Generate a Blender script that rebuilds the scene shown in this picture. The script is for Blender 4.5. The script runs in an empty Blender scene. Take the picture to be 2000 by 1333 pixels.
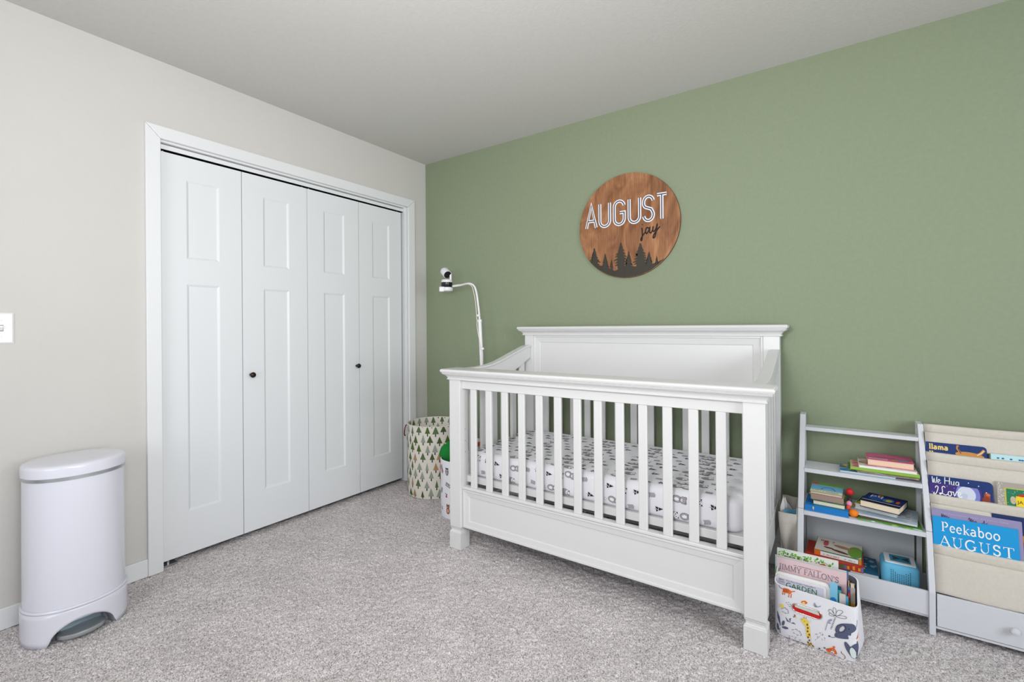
import bpy, bmesh, math, random
import numpy as np
from mathutils import Vector, Matrix
random.seed(7)
C = bpy.context.scene.collection
PI = math.pi

# ------------------------------------------------------------------ camera
cam_d = bpy.data.cameras.new('camera')
cam = bpy.data.objects.new('camera', cam_d); C.objects.link(cam)
cam_d.sensor_width = 36.0
cam_d.lens = 913.6 / 2000 * 36.0
cam_d.shift_y = -27.0 / 2000
cam_d.clip_start = 0.02
cam.location = (2.6518, -2.6616, 1.1521)
_ya, _ro = math.radians(34.542), math.radians(-0.411)
_F = Vector((-math.sin(_ya), math.cos(_ya), 0)); _R0 = Vector((math.cos(_ya), math.sin(_ya), 0)); _U0 = Vector((0, 0, 1))
_R = _R0 * math.cos(_ro) + _U0 * math.sin(_ro); _U = -_R0 * math.sin(_ro) + _U0 * math.cos(_ro)
cam.rotation_euler = Matrix((_R, _U, -_F)).transposed().to_euler()
bpy.context.scene.camera = cam

# ------------------------------------------------------------------ light
w = bpy.data.worlds.new('daylight'); bpy.context.scene.world = w; w.use_nodes = True
w.node_tree.nodes['Background'].inputs[0].default_value = (0.85, 0.92, 1.0, 1)
w.node_tree.nodes['Background'].inputs[1].default_value = 1.0

def area(name, loc, target, sx, sy, power, col):
    d = bpy.data.lights.new(name, 'AREA'); d.shape = 'RECTANGLE'; d.size = sx; d.size_y = sy
    d.energy = power; d.color = col
    o = bpy.data.objects.new(name, d); C.objects.link(o); o.location = loc
    o.rotation_euler = (Vector(target) - Vector(loc)).to_track_quat('-Z', 'Y').to_euler()
    return o
area('window_daylight', (4.63, -1.90, 1.35), (0, -1.2, 1.0), 1.6, 1.3, 54, (0.93, 0.97, 1.0))
area('window_daylight_front', (1.9, -4.23, 1.35), (1.6, 0, 0.9), 1.7, 1.4, 31, (0.95, 0.98, 1.0))
area('ceiling_bounce_fill', (2.2, -2.5, 1.45), (0.9, -0.9, 2.44), 0.4, 0.4, 30, (1.0, 0.98, 0.97))   # added fill lamp near the camera, aimed at the ceiling for soft bounce
vs = bpy.context.scene.view_settings
vs.view_transform = 'Standard'; vs.look = 'None'; vs.gamma = 1.0; vs.use_curve_mapping = False
vs.exposure = -0.20

# ------------------------------------------------------------------ materials
def lin(c):
    c = c / 255.0
    return c / 12.92 if c <= 0.04045 else ((c + 0.055) / 1.055) ** 2.4
MATS = {}
def mat(name, rgb, rough=0.5, spec=0.5, metal=0.0, bump=0.0, bscale=200.0, var=0.0, vscale=8.0, coat=0.0, bdist=0.002):
    if name in MATS: return MATS[name]
    m = bpy.data.materials.new(name); m.use_nodes = True
    nt = m.node_tree; b = nt.nodes['Principled BSDF']
    col = tuple(lin(c) for c in rgb) + (1,)
    b.inputs['Base Color'].default_value = col; m.diffuse_color = col
    b.inputs['Roughness'].default_value = rough
    b.inputs['Specular IOR Level'].default_value = spec
    b.inputs['Metallic'].default_value = metal
    b.inputs['Coat Weight'].default_value = coat
    tc = nt.nodes.new('ShaderNodeTexCoord')
    if var > 0:
        n = nt.nodes.new('ShaderNodeTexNoise'); n.inputs['Scale'].default_value = vscale; n.inputs['Detail'].default_value = 4
        nt.links.new(tc.outputs['Object'], n.inputs['Vector'])
        r = nt.nodes.new('ShaderNodeMapRange'); r.inputs[1].default_value = 0.3; r.inputs[2].default_value = 0.7
        r.inputs[3].default_value = 1 - var; r.inputs[4].default_value = 1 + var
        nt.links.new(n.outputs['Fac'], r.inputs[0])
        mx = nt.nodes.new('ShaderNodeVectorMath'); mx.operation = 'SCALE'; mx.inputs[0].default_value = col[:3]
        nt.links.new(r.outputs[0], mx.inputs['Scale']); nt.links.new(mx.outputs[0], b.inputs['Base Color'])
    if bump > 0:
        n = nt.nodes.new('ShaderNodeTexNoise'); n.inputs['Scale'].default_value = bscale; n.inputs['Detail'].default_value = 3
        nt.links.new(tc.outputs['Object'], n.inputs['Vector'])
        bp = nt.nodes.new('ShaderNodeBump'); bp.inputs['Strength'].default_value = bump; bp.inputs['Distance'].default_value = bdist
        nt.links.new(n.outputs['Fac'], bp.inputs['Height']); nt.links.new(bp.outputs[0], b.inputs['Normal'])
    MATS[name] = m
    return m

M_CREAM = mat('cream_wall_paint', (206, 204, 200), 0.75, 0.25, bump=0.25, bscale=140, var=0.012, vscale=3)
M_GREEN = mat('sage_green_wall_paint', (140, 151, 125), 0.7, 0.3, bump=0.3, bscale=130, var=0.03, vscale=60)
M_CEIL = mat('ceiling_paint', (201, 199, 195), 0.9, 0.15, bump=0.3, bscale=110, var=0.02, vscale=50)
M_TRIM = mat('white_trim_paint', (228, 230, 232), 0.4, 0.45, bump=0.03, bscale=60)
M_DOOR = mat('white_door_paint', (226, 229, 232), 0.42, 0.4, bump=0.06, bscale=90)
M_CRIB = mat('white_crib_lacquer', (220, 220, 220), 0.32, 0.5, bump=0.015, bscale=40)
M_SHELFW = mat('white_shelf_laminate', (212, 214, 220), 0.4, 0.45, bump=0.03, bscale=80)
M_BACKP = mat('white_back_board', (205, 210, 216), 0.55, 0.3, bump=0.03, bscale=90)
M_BRONZE = mat('dark_bronze_metal', (44, 36, 32), 0.3, 0.5, metal=0.6, bump=0.02)
M_CHROME = mat('chrome', (215, 200, 195), 0.18, 0.5, metal=1.0, bump=0.01)
M_BRUSH = mat('brushed_steel', (186, 192, 196), 0.34, 0.5, metal=0.8, bump=0.03, bscale=70)
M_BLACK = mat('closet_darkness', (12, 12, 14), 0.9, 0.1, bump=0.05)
M_BINW = mat('white_bin_enamel', (222, 223, 234), 0.22, 0.5, bump=0.01, bscale=20, coat=0.2)
M_LINEN = mat('natural_linen_cloth', (208, 202, 192), 0.9, 0.15, bump=0.35, bscale=420, var=0.03, vscale=120)
M_CANVAS = mat('cream_canvas', (226, 221, 212), 0.9, 0.15, bump=0.3, bscale=450, var=0.02, vscale=90)
M_SHEET = mat('white_cotton_sheet', (232, 232, 238), 0.9, 0.1, bump=0.2, bscale=300)
M_PAGES = mat('book_pages', (228, 218, 200), 0.8, 0.2, bump=0.25, bscale=500, var=0.03, vscale=200)
M_PLW = mat('white_plastic', (236, 234, 238), 0.35, 0.5, bump=0.01)
M_PLB = mat('black_plastic', (20, 20, 24), 0.25, 0.5, bump=0.01)
M_GREYP = mat('grey_print', (168, 164, 168), 0.9, 0.1, bump=0.1, bscale=300)
M_INK = mat('charcoal_print', (52, 50, 58), 0.9, 0.1, bump=0.1, bscale=300)
def ink(rgb, rough=0.6):
    return mat('print_%02x%02x%02x' % rgb, rgb, rough, 0.3, bump=0.03, bscale=150)
WHITE = ink((238, 238, 240))

# ------------------------------------------------------------------ builders
ORG = {}
def prop(o, label=None, cat=None, group=None, kind=None):
    if label: o['label'] = label
    if cat: o['category'] = cat
    if group: o['group'] = group
    if kind: o['kind'] = kind
    return o
def thing(name, loc, label=None, cat=None, group=None, kind=None):
    o = bpy.data.objects.new(name, None); C.objects.link(o); o.location = loc; o.empty_display_size = 0.05
    prop(o, label, cat, group, kind); ORG[o.name] = Vector(loc)
    return o

class MB:
    """collects geometry in world coordinates and links it as one mesh object"""
    def __init__(s): s.v = []; s.f = []; s.mi = []; s.mats = []
    def mid(s, m):
        if m is None: return 0
        if m not in s.mats: s.mats.append(m)
        return s.mats.index(m)
    def add(s, vs_, fs, m=None):
        k = len(s.v); i = s.mid(m)
        s.v += [tuple(v) for v in vs_]
        for f in fs: s.f.append(tuple(k + a for a in f)); s.mi.append(i)
        return s
    def box(s, x0, x1, y0, y1, z0, z1, m=None):
        return s.add([(x0,y0,z0),(x1,y0,z0),(x1,y1,z0),(x0,y1,z0),(x0,y0,z1),(x1,y0,z1),(x1,y1,z1),(x0,y1,z1)],
                     [(0,3,2,1),(4,5,6,7),(0,1,5,4),(1,2,6,5),(2,3,7,6),(3,0,4,7)], m)
    def prism(s, poly, axis, a, b, m=None):
        """poly: 2D points in the plane normal to axis ('x': (y,z), 'y': (x,z), 'z': (x,y))"""
        def P(p, t): return {'x': (t, p[0], p[1]), 'y': (p[0], t, p[1]), 'z': (p[0], p[1], t)}[axis]
        n = len(poly); V = [P(p, a) for p in poly] + [P(p, b) for p in poly]
        F = [tuple(range(n))[::-1], tuple(range(n, 2 * n))] + [(i, (i + 1) % n, n + (i + 1) % n, n + i) for i in range(n)]
        return s.add(V, F, m)
    def rings(s, rings, m=None, cap0=True, cap1=True, closed=True):
        n = len(rings[0]); V = [p for r in rings for p in r]; F = []
        for j in range(len(rings) - 1):
            for i in range(n if closed else n - 1):
                a, b = j * n + i, j * n + (i + 1) % n
                F.append((a, b, b + n, a + n))
        if cap0: F.append(tuple(range(n))[::-1])
        if cap1: F.append(tuple(range((len(rings) - 1) * n, len(rings) * n)))
        return s.add(V, F, m)
    def lathe(s, c, prof, axis=(0,0,1), seg=24, m=None, cap0=True, cap1=True):
        """prof: list of (radius, distance along axis)"""
        ax = Vector(axis).normalized(); q = Vector((0,0,1)).rotation_difference(ax)
        R = []
        for r, h in prof:
            R.append([tuple(Vector(c) + q @ Vector((r * math.cos(2*PI*i/seg), r * math.sin(2*PI*i/seg), h))) for i in range(seg)])
        return s.rings(R, m, cap0, cap1)
    def tube(s, pts, r, seg=8, m=None, rr=None):
        pts = [Vector(p) for p in pts]; R = []; up = None
        for i, p in enumerate(pts):
            t = (pts[min(i+1, len(pts)-1)] - pts[max(i-1, 0)]).normalized()
            if up is None:
                up = Vector((0,0,1)) if abs(t.z) < 0.9 else Vector((1,0,0))
            n = (up - t * up.dot(t)).normalized(); bb = t.cross(n); up = n
            rad = rr[i] if rr else r
            R.append([tuple(p + (n * math.cos(2*PI*k/seg) + bb * math.sin(2*PI*k/seg)) * rad) for k in range(seg)])
        return s.rings(R, m)
    def build(s, name, m=None, parent=None, bevel=0.0, smooth=False, bseg=2, kind=None, label=None, solid=0.0, angle=None):
        me = bpy.data.meshes.new(name)
        root = parent
        while root is not None and root.parent is not None: root = root.parent
        o0 = ORG.get(root.name, Vector((0,0,0))) if root is not None else Vector((0,0,0))
        if s.mats and m is not None: pass
        me.from_pydata([tuple(Vector(v) - o0) for v in s.v], [], s.f)
        if m is not None and not s.mats: me.materials.append(m)
        else:
            for k in s.mats: me.materials.append(k)
            me.polygons.foreach_set('material_index', s.mi)
        bm = bmesh.new(); bm.from_mesh(me); bmesh.ops.recalc_face_normals(bm, faces=bm.faces); bm.to_mesh(me); bm.free()
        if smooth:
            me.polygons.foreach_set('use_smooth', [True] * len(me.polygons))
        o = bpy.data.objects.new(name, me); C.objects.link(o)
        if smooth and angle is not None:
            try: me.set_sharp_from_angle(angle=math.radians(angle))
            except Exception: pass
        if solid: 
            md = o.modifiers.new('thickness', 'SOLIDIFY'); md.thickness = solid; md.offset = 0
        if bevel > 0:
            md = o.modifiers.new('bevel', 'BEVEL'); md.width = bevel; md.segments = bseg; md.limit_method = 'ANGLE'; md.angle_limit = math.radians(35)
            md.harden_normals = False
        if parent is not None: o.parent = parent
        if kind: o['kind'] = kind
        if label: o['label'] = label
        if parent is None: ORG[o.name] = Vector((0,0,0))
        return o
def base_origin(o):
    """move a single-mesh thing's origin to its base"""
    vs_ = np.array([v.co for v in o.data.vertices]); c = Vector(((vs_[:,0].min()+vs_[:,0].max())/2, (vs_[:,1].min()+vs_[:,1].max())/2, vs_[:,2].min()))
    o.data.transform(Matrix.Translation(-c)); o.location = c; return o

# ------------------------------------------------------------------ flat print (artwork laid on real surfaces)
def ell(cx, cy, rx, ry, n=16, a0=0, a1=360, rot=0):
    P = []
    full = abs(a1 - a0) >= 360
    for i in range(n if full else n + 1):
        a = math.radians(a0 + (a1 - a0) * i / n); x, y = rx * math.cos(a), ry * math.sin(a)
        r = math.radians(rot); P.append((cx + x * math.cos(r) - y * math.sin(r), cy + x * math.sin(r) + y * math.cos(r)))
    return P
def rect(x0, y0, x1, y1): return [(x0,y0),(x1,y0),(x1,y1),(x0,y1)]
def ribbon(pts, w, closed=False):
    """quads for a stroke of width w along pts (w may be a list)"""
    n = len(pts); L = []; Rr = []
    for i, (x, y) in enumerate(pts):
        if closed: a = pts[(i-1) % n]; b = pts[(i+1) % n]
        else: a = pts[max(i-1, 0)]; b = pts[min(i+1, n-1)]
        def nrm(p, q):
            dx, dy = q[0]-p[0], q[1]-p[1]; l = math.hypot(dx, dy) or 1e-9; return (-dy/l, dx/l)
        if a != (x, y) and b != (x, y):
            n1, n2 = nrm(a, (x, y)), nrm((x, y), b); mx, my = n1[0]+n2[0], n1[1]+n2[1]; l = math.hypot(mx, my) or 1e-9
            mx, my = mx/l, my/l; k = 1 / max(0.45, mx*n1[0]+my*n1[1])
        else:
            mx, my = nrm(a, b); k = 1
        ww = (w[i] if isinstance(w, list) else w) / 2 * k
        L.append((x + mx*ww, y + my*ww)); Rr.append((x - mx*ww, y - my*ww))
    out = []
    for i in range(n if closed else n - 1):
        j = (i+1) % n; out.append([Rr[i], Rr[j], L[j], L[i]])
    return out
class Art:
    """list of (polygon, material, layer) in 2D units"""
    def __init__(s): s.items = []
    def p(s, poly, m, layer=1): s.items.append((poly, m, layer)); return s
    def line(s, pts, w, m, layer=2, closed=False):
        for q in ribbon(pts, w, closed): s.items.append((q, m, layer))
        return s
    def merge(s, other, sx=1, sy=1, dx=0, dy=0, rot=0):
        r = math.radians(rot); c, n = math.cos(r), math.sin(r)
        for poly, m, l in other.items:
            s.items.append(([(dx + (x*sx)*c - (y*sy)*n, dy + (x*sx)*n + (y*sy)*c) for x, y in poly], m, l))
        return s
    def cells(s, du, dv):
        """cut every polygon into small cells so that it follows a curved surface"""
        out = Art()
        for poly, m, l in s.items:
            x0, x1 = min(p[0] for p in poly), max(p[0] for p in poly); y0, y1 = min(p[1] for p in poly), max(p[1] for p in poly)
            for i in range(math.floor(x0/du), math.floor(x1/du)+1):
                for j in range(math.floor(y0/dv), math.floor(y1/dv)+1):
                    q = clip_poly(poly, i*du, j*dv, (i+1)*du, (j+1)*dv)
                    if len(q) > 2: out.items.append((q, m, l))
        return out
    def to(s, mb, fn, eps=0.0003, clip=None):
        """fn(u, v, h) -> 3D point, h the height over the surface"""
        for i_, (poly, m, l) in enumerate(s.items):
            l = l + (i_ % 40)*.022
            if clip is not None:
                poly = clip_poly(poly, *clip)
                if len(poly) < 3: continue
            V = [fn(x, y, eps * l) for x, y in poly]
            mb.add(V, [tuple(range(len(V)))], m)
def clip_poly(P, x0, y0, x1, y1):
    for ax, lim, sg in ((0, x0, 1), (0, x1, -1), (1, y0, 1), (1, y1, -1)):
        out = []
        for i in range(len(P)):
            a, b = P[i], P[(i+1) % len(P)]; da, db = sg*(a[ax]-lim), sg*(b[ax]-lim)
            if da >= 0: out.append(a)
            if da * db < 0:
                t = da / (da - db); out.append((a[0]+(b[0]-a[0])*t, a[1]+(b[1]-a[1])*t))
        P = out
        if len(P) < 3: return []
    return P
def plane(o, ux, uy, n):
    o, ux, uy, n = Vector(o), Vector(ux), Vector(uy), Vector(n)
    return lambda u, v, h: o + ux*u + uy*v + n*h

_txt = {}
def text_art(body, m, size=1.0, layer=2, align='LEFT', bold=0.0):
    """sans lettering from the built-in font"""
    cu = bpy.data.curves.new('t', 'FONT'); cu.body = body; cu.size = size; cu.align_x = align; cu.offset = bold; cu.resolution_u = 3
    ob = bpy.data.objects.new('t', cu); C.objects.link(ob)
    dg = bpy.context.evaluated_depsgraph_get(); me = ob.evaluated_get(dg).to_mesh()
    A = Art()
    for p in me.polygons: A.p([(me.vertices[i].co.x, me.vertices[i].co.y) for i in p.vertices], m, layer)
    ob.evaluated_get(dg).to_mesh_clear(); bpy.data.objects.remove(ob); bpy.data.curves.remove(cu)
    return A

# serif stroke letters: advance, [(points, 'k' thick | 't' thin)]
def arcp(cx, cy, rx, ry, a0, a1, n=12): return [(cx + rx*math.cos(math.radians(a0+(a1-a0)*i/n)), cy + ry*math.sin(math.radians(a0+(a1-a0)*i/n))) for i in range(n+1)]
def sf(x, y, l=0.3): return ([(x - l/2, y), (x + l/2, y)], 't')
SER = {
 'A': (.84, [([(.06,0.02),(.40,1)],'t'), ([(.38,1),(.76,0.02)],'k'), ([(.17,.34),(.62,.34)],'t'), sf(.06,.02), sf(.76,.02)]),
 'U': (.88, [([(.17,.98),(.17,.36)]+arcp(.43,.36,.26,.34,180,270,6),'k'), (arcp(.43,.36,.26,.34,270,360,6)+[(.69,.98)],'t'), sf(.17,.98), sf(.69,.98)]),
 'G': (.95, [(arcp(.46,.5,.38,.48,50,310,20),'k'), ([(.74,.42),(.74,.08)],'k'), sf(.74,.42), ([(.72,.98),(.72,.76)],'t')]),
 'S': (.66, [([(.52,.76)]+arcp(.31,.74,.2,.23,20,250,12)[1:]+[(.36,.48)]+arcp(.31,.27,.22,.25,70,-160,12),'k'), ([(.54,.98),(.54,.74)],'t'), ([(.08,.02),(.08,.26)],'t')]),
 'T': (.84, [([(.40,.02),(.40,.96)],'k'), ([(.05,.96),(.76,.96)],'t'), ([(.05,.98),(.05,.76)],'t'), ([(.76,.98),(.76,.76)],'t'), sf(.40,.02)]),
 'P': (.74, [([(.17,.02),(.17,.96)],'k'), ([(.17,.96),(.35,.96)],'t'), (arcp(.36,.71,.24,.25,90,-90,10),'k'), ([(.36,.46),(.17,.46)],'t'), sf(.17,.02), sf(.12,.96,.2)]),
 'J': (.50, [([(.28,.98),(.28,.1)]+arcp(.12,.08,.16,.16,0,-120,6),'k'), sf(.28,.98)]),
 'I': (.40, [([(.2,.02),(.2,.98)],'k'), sf(.2,.98), sf(.2,.02)]),
 'M': (1.10, [([(.14,.02),(.18,.98)],'t'), ([(.18,.98),(.54,.05)],'k'), ([(.54,.05),(.90,.98)],'t'), ([(.90,.98),(.94,.02)],'k'), sf(.14,.02), sf(.94,.02), sf(.14,.98,.18), sf(.94,.98,.18)]),
 'Y': (.84, [([(.08,.98),(.42,.46)],'k'), ([(.78,.98),(.42,.46)],'t'), ([(.42,.46),(.42,.02)],'k'), sf(.08,.98), sf(.78,.98), sf(.42,.02)]),
 'F': (.70, [([(.17,.02),(.17,.98)],'k'), ([(.06,.96),(.60,.96)],'t'), ([(.60,.98),(.60,.78)],'t'), ([(.17,.52),(.48,.52)],'t'), ([(.48,.6),(.48,.44)],'t'), sf(.17,.02)]),
 'L': (.68, [([(.17,.02),(.17,.98)],'k'), ([(.06,.04),(.60,.04)],'t'), ([(.60,.02),(.60,.24)],'t'), sf(.17,.98)]),
 'O': (.98, [(arcp(.48,.5,.4,.48,0,360,24),'k')]),
 'N': (.98, [([(.16,.02),(.16,.98)],'t'), ([(.14,.98),(.80,.02)],'k'), ([(.80,.02),(.80,.98)],'t'), sf(.16,.02), sf(.80,.98), sf(.12,.98,.2)]),
 "'": (.26, [([(.13,.98),(.11,.70)],'k')]),
 'e': (.60, [([(.09,.36),(.50,.36)],'t'), (arcp(.30,.33,.21,.31,5,320,16),'k')]),
 'k': (.66, [([(.17,.02),(.17,1.04)],'k'), ([(.17,.28),(.50,.62)],'t'), ([(.27,.38),(.55,.02)],'k'), sf(.17,.02), sf(.12,1.03,.16), sf(.52,.63,.2), sf(.57,.02,.2)]),
 'a': (.62, [(arcp(.28,.46,.18,.18,150,0,8)+[(.46,.1),(.54,.03)],'k'), (arcp(.27,.19,.19,.17,60,330,12),'k'), ([(.30,.37),(.46,.40)],'t')]),
 'b': (.68, [([(.17,.04),(.17,1.04)],'k'), (arcp(.36,.33,.21,.31,150,-150,16),'k'), sf(.12,1.03,.16)]),
 'o': (.68, [(arcp(.33,.33,.24,.31,0,360,20),'k')]),
 'l': (.34, [([(.17,.02),(.17,1.04)],'k'), sf(.17,.02), sf(.12,1.03,.16)]),
 'm': (1.0, [([(.17,.02),(.17,.64)],'k'), (arcp(.33,.42,.16,.21,180,0,8)+[(.49,.02)],'k'), (arcp(.65,.42,.16,.21,180,0,8)+[(.81,.02)],'k'), sf(.17,.02,.24), sf(.49,.02,.2), sf(.81,.02,.22), sf(.12,.63,.14)]),
 ' ': (.42, []),
}
def serif_art(body, m, size=1.0, layer=2, thick=.125, thin=.05, gap=0.0):
    A = Art(); x = 0
    for ch in body:
        adv, st = SER[ch]
        for pts, k in st:
            A.line([((x + px)*size, py*size) for px, py in pts], (thick if k == 'k' else thin)*size, m, layer)
        x += adv + gap
    A.width = x * size
    return A
def art_width(A):
    xs = [p[0] for it in A.items for p in it[0]]; return max(xs) - min(xs)
def script(paths, m, w, size=1.0, layer=2):
    A = Art()
    for P in paths:
        # smooth the hand-drawn path a little (Catmull-Rom)
        Q = []
        for i in range(len(P)-1):
            p0, p1, p2, p3 = P[max(i-1,0)], P[i], P[i+1], P[min(i+2, len(P)-1)]
            for t in (0, .25, .5, .75):
                Q.append(tuple(0.5*((2*p1[k]) + (-p0[k]+p2[k])*t + (2*p0[k]-5*p1[k]+4*p2[k]-p3[k])*t*t + (-p0[k]+3*p1[k]-3*p2[k]+p3[k])*t**3) * size for k in (0,1)))
        Q.append((P[-1][0]*size, P[-1][1]*size)); A.line(Q, w*size, m, layer)
    return A
def smooth_path(P, n=6, closed=False):
    Q = []; N = len(P)
    for i in range(N if closed else N-1):
        g = (lambda j: P[j % N]) if closed else (lambda j: P[min(max(j, 0), N-1)])
        p0, p1, p2, p3 = g(i-1), g(i), g(i+1), g(i+2)
        for a in range(n):
            t = a / n
            Q.append(tuple(0.5*((2*p1[k]) + (-p0[k]+p2[k])*t + (2*p0[k]-5*p1[k]+4*p2[k]-p3[k])*t*t + (-p0[k]+3*p1[k]-3*p2[k]+p3[k])*t**3) for k in range(len(P[0]))))
    if not closed: Q.append(tuple(P[-1]))
    return Q
def grow(poly, d):
    cx = sum(p[0] for p in poly)/len(poly); cy = sum(p[1] for p in poly)/len(poly); out = []
    for x, y in poly:
        l = math.hypot(x-cx, y-cy) or 1e-9; out.append((x + (x-cx)/l*d, y + (y-cy)/l*d))
    return out

# ------------------------------------------------------------------ the room
H = 2.44; RX = 4.5; RY = -4.1
def struct(name, mb, m, **k): return mb.build(name, m, None, kind='structure', **k)
b = MB(); b.box(-0.11, 0, RY-.11, -1.772, 0, H); b.box(-0.11, 0, -0.196, 0, 0, H); b.box(-0.11, 0, -1.772, -0.196, 2.064, H)
struct('wall_left', b, M_CREAM)
struct('wall_back', MB().box(-0.9, RX+.11, 0, 0.11, 0, H), M_GREEN)
b = MB(); y0, y1, z0, z1 = -2.75, -1.05, 0.72, 2.0
b.box(RX, RX+.11, RY-.11, y0, 0, H); b.box(RX, RX+.11, y1, 0, 0, H); b.box(RX, RX+.11, y0, y1, 0, z0); b.box(RX, RX+.11, y0, y1, z1, H)
struct('wall_right', b, M_CREAM)
b = MB(); b.box(-.11, 1.05, RY-.11, RY, 0, H); b.box(2.75, RX+.11, RY-.11, RY, 0, H); b.box(1.05, 2.75, RY-.11, RY, 0, .65); b.box(1.05, 2.75, RY-.11, RY, 2.05, H)
struct('wall_front', b, M_CREAM)
struct('ceiling', MB().box(-.9, RX+.11, RY-.11, .11, H, H+.1), M_CEIL)
b = MB(); b.box(-.9, -.8, -2.0, 0, 0, H); b.box(-.8, -.11, -2.1, -2.0, 0, H)
struct('wall_closet', b, M_CREAM)

# window frames (they stand beside and behind the camera)
def window(name, axis, c, a0, a1, z0, z1):
    e = thing(name, (c, (a0+a1)/2, z0) if axis == 'x' else ((a0+a1)/2, c, z0), kind='structure')
    def bx(a, b_, p, q, t0, t1, mb): 
        return mb.box(t0, t1, a, b_, p, q) if axis == 'x' else mb.box(a, b_, t0, t1, p, q)
    t0, t1 = (c-.015, c+.06) if axis == 'x' else (c-.06, c+.015)
    fr = MB()
    for q in ((a0-.06, a0+.02, z0-.06, z1+.06), (a1-.02, a1+.06, z0-.06, z1+.06), (a0+.02, a1-.02, z1-.02, z1+.06), (a0+.02, a1-.02, z0-.06, z0+.02)):
        bx(*q, t0, t1, fr)
    fr.build('window_frame', M_TRIM, e)
    bar = MB(); mm = (a0+a1)/2; bx(mm-.02, mm+.02, z0+.02, z1-.02, (t0+t1)/2-.01, (t0+t1)/2+.02, bar); bar.build('mullion', M_TRIM, e)
window('window_1', 'x', RX, -2.75, -1.05, .72, 2.0)
window('window_2', 'y', RY, 1.05, 2.75, .65, 2.05)

# carpet: real pile relief near the camera's view
def carpet():
    m = bpy.data.materials.new('carpet'); m.use_nodes = True; nt = m.node_tree; b = nt.nodes['Principled BSDF']
    b.inputs['Roughness'].default_value = 0.95; b.inputs['Specular IOR Level'].default_value = 0.1
    tc = nt.nodes.new('ShaderNodeTexCoord')
    n1 = nt.nodes.new('ShaderNodeTexNoise'); n1.inputs['Scale'].default_value = 215; n1.inputs['Detail'].default_value = 3; n1.inputs['Roughness'].default_value = .7
    n2 = nt.nodes.new('ShaderNodeTexNoise'); n2.inputs['Scale'].default_value = 5; n2.inputs['Detail'].default_value = 3
    nt.links.new(tc.outputs['Object'], n1.inputs['Vector']); nt.links.new(tc.outputs['Object'], n2.inputs['Vector'])
    r = nt.nodes.new('ShaderNodeValToRGB'); e = r.color_ramp.elements
    e[0].position = .33; e[0].color = tuple(lin(c) for c in (112, 105, 106)) + (1,)
    e[1].position = .66; e[1].color = tuple(lin(c) for c in (246, 240, 241)) + (1,)
    k = e.new(.47); k.color = tuple(lin(c) for c in (197, 190, 191)) + (1,)
    nt.links.new(n1.outputs['Fac'], r.inputs[0])
    mr = nt.nodes.new('ShaderNodeMapRange'); mr.inputs[1].default_value = .3; mr.inputs[2].default_value = .7; mr.inputs[3].default_value = .92; mr.inputs[4].default_value = 1.06
    nt.links.new(n2.outputs['Fac'], mr.inputs[0])
    mx = nt.nodes.new('ShaderNodeVectorMath'); mx.operation = 'SCALE'
    nt.links.new(r.outputs[0], mx.inputs[0]); nt.links.new(mr.outputs[0], mx.inputs['Scale']); nt.links.new(mx.outputs[0], b.inputs['Base Color'])
    rng = np.random.default_rng(3)
    xs = np.concatenate([[-.8], np.arange(-.7, -.1, .02), np.arange(-.1, 3.6, .0055), np.arange(3.6, RX+.011, .011)]); ys = np.concatenate([np.arange(RY, -3.0, .011), np.arange(-3.0, 0.0055, .0055)])
    nx, ny = len(xs), len(ys)
    X, Y = np.meshgrid(xs, ys)
    Z = rng.random((ny, nx)); Z2 = rng.random((ny//4+2, nx//4+2))
    Z2 = np.kron(Z2, np.ones((4,4)))[:ny, :nx]; 
    for _ in range(2): Z2 = (Z2 + np.roll(Z2,1,0) + np.roll(Z2,-1,0) + np.roll(Z2,1,1) + np.roll(Z2,-1,1))/5
    Zf = -.0075 + Z*.0065 + Z2*.004
    X = X + (rng.random((ny,nx))-.5)*.003; Y = np.minimum(Y + (rng.random((ny,nx))-.5)*.003, 0)
    co = np.stack([X, Y, Zf], -1).reshape(-1, 3)
    me = bpy.data.meshes.new('floor'); me.vertices.add(nx*ny); me.vertices.foreach_set('co', co.ravel().astype(np.float32))
    i, j = np.meshgrid(np.arange(nx-1), np.arange(ny-1)); a = (j*nx + i).ravel()
    F = np.stack([a, a+1, a+nx+1, a+nx], -1); nf = len(F)
    me.loops.add(nf*4); me.loops.foreach_set('vertex_index', F.ravel().astype(np.int32))
    me.polygons.add(nf); me.polygons.foreach_set('loop_start', (np.arange(nf)*4).astype(np.int32)); me.polygons.foreach_set('loop_total', np.full(nf, 4, np.int32))
    me.update(); me.validate(); me.materials.append(m)
    o = bpy.data.objects.new('floor', me); C.objects.link(o); o['kind'] = 'structure'
    return o
carpet()

# baseboards, casing, jamb, track
b = MB(); b.box(0, .013, RY, -1.832, 0, .082); b.box(0, .013, -.133, -.012, 0, .082); struct('baseboard_left', b, M_TRIM, bevel=.003)
struct('baseboard_back', MB().box(0, RX, -.012, 0, 0, .082), M_TRIM, bevel=.003)
t = thing('trim_1', (0, -.98, 0), kind='structure')
def casing(poly): MB().prism(poly, 'x', .0, .017).build('casing', M_TRIM, t, bevel=.0025)
casing([(-1.832, 0), (-1.772, 0), (-1.772, 2.064), (-1.832, 2.1235)])
casing([(-.133, 0), (-.196, 0), (-.196, 2.064), (-.133, 2.1235)])
casing([(-1.831, 2.1243), (-.134, 2.1243), (-.1965, 2.065), (-1.7715, 2.065)])
t = thing('trim_2', (-.05, -.98, 0), kind='structure')
MB().box(-.11, -.002, -1.7715, -1.766, 0, 2.063).build('jamb', M_TRIM, t)
MB().box(-.11, -.002, -.218, -.1965, 0, 2.063).build('jamb', M_TRIM, t, bevel=.002)
MB().box(-.11, -.002, -1.766, -.218, 2.055, 2.0635).build('jamb', M_TRIM, t)
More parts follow.
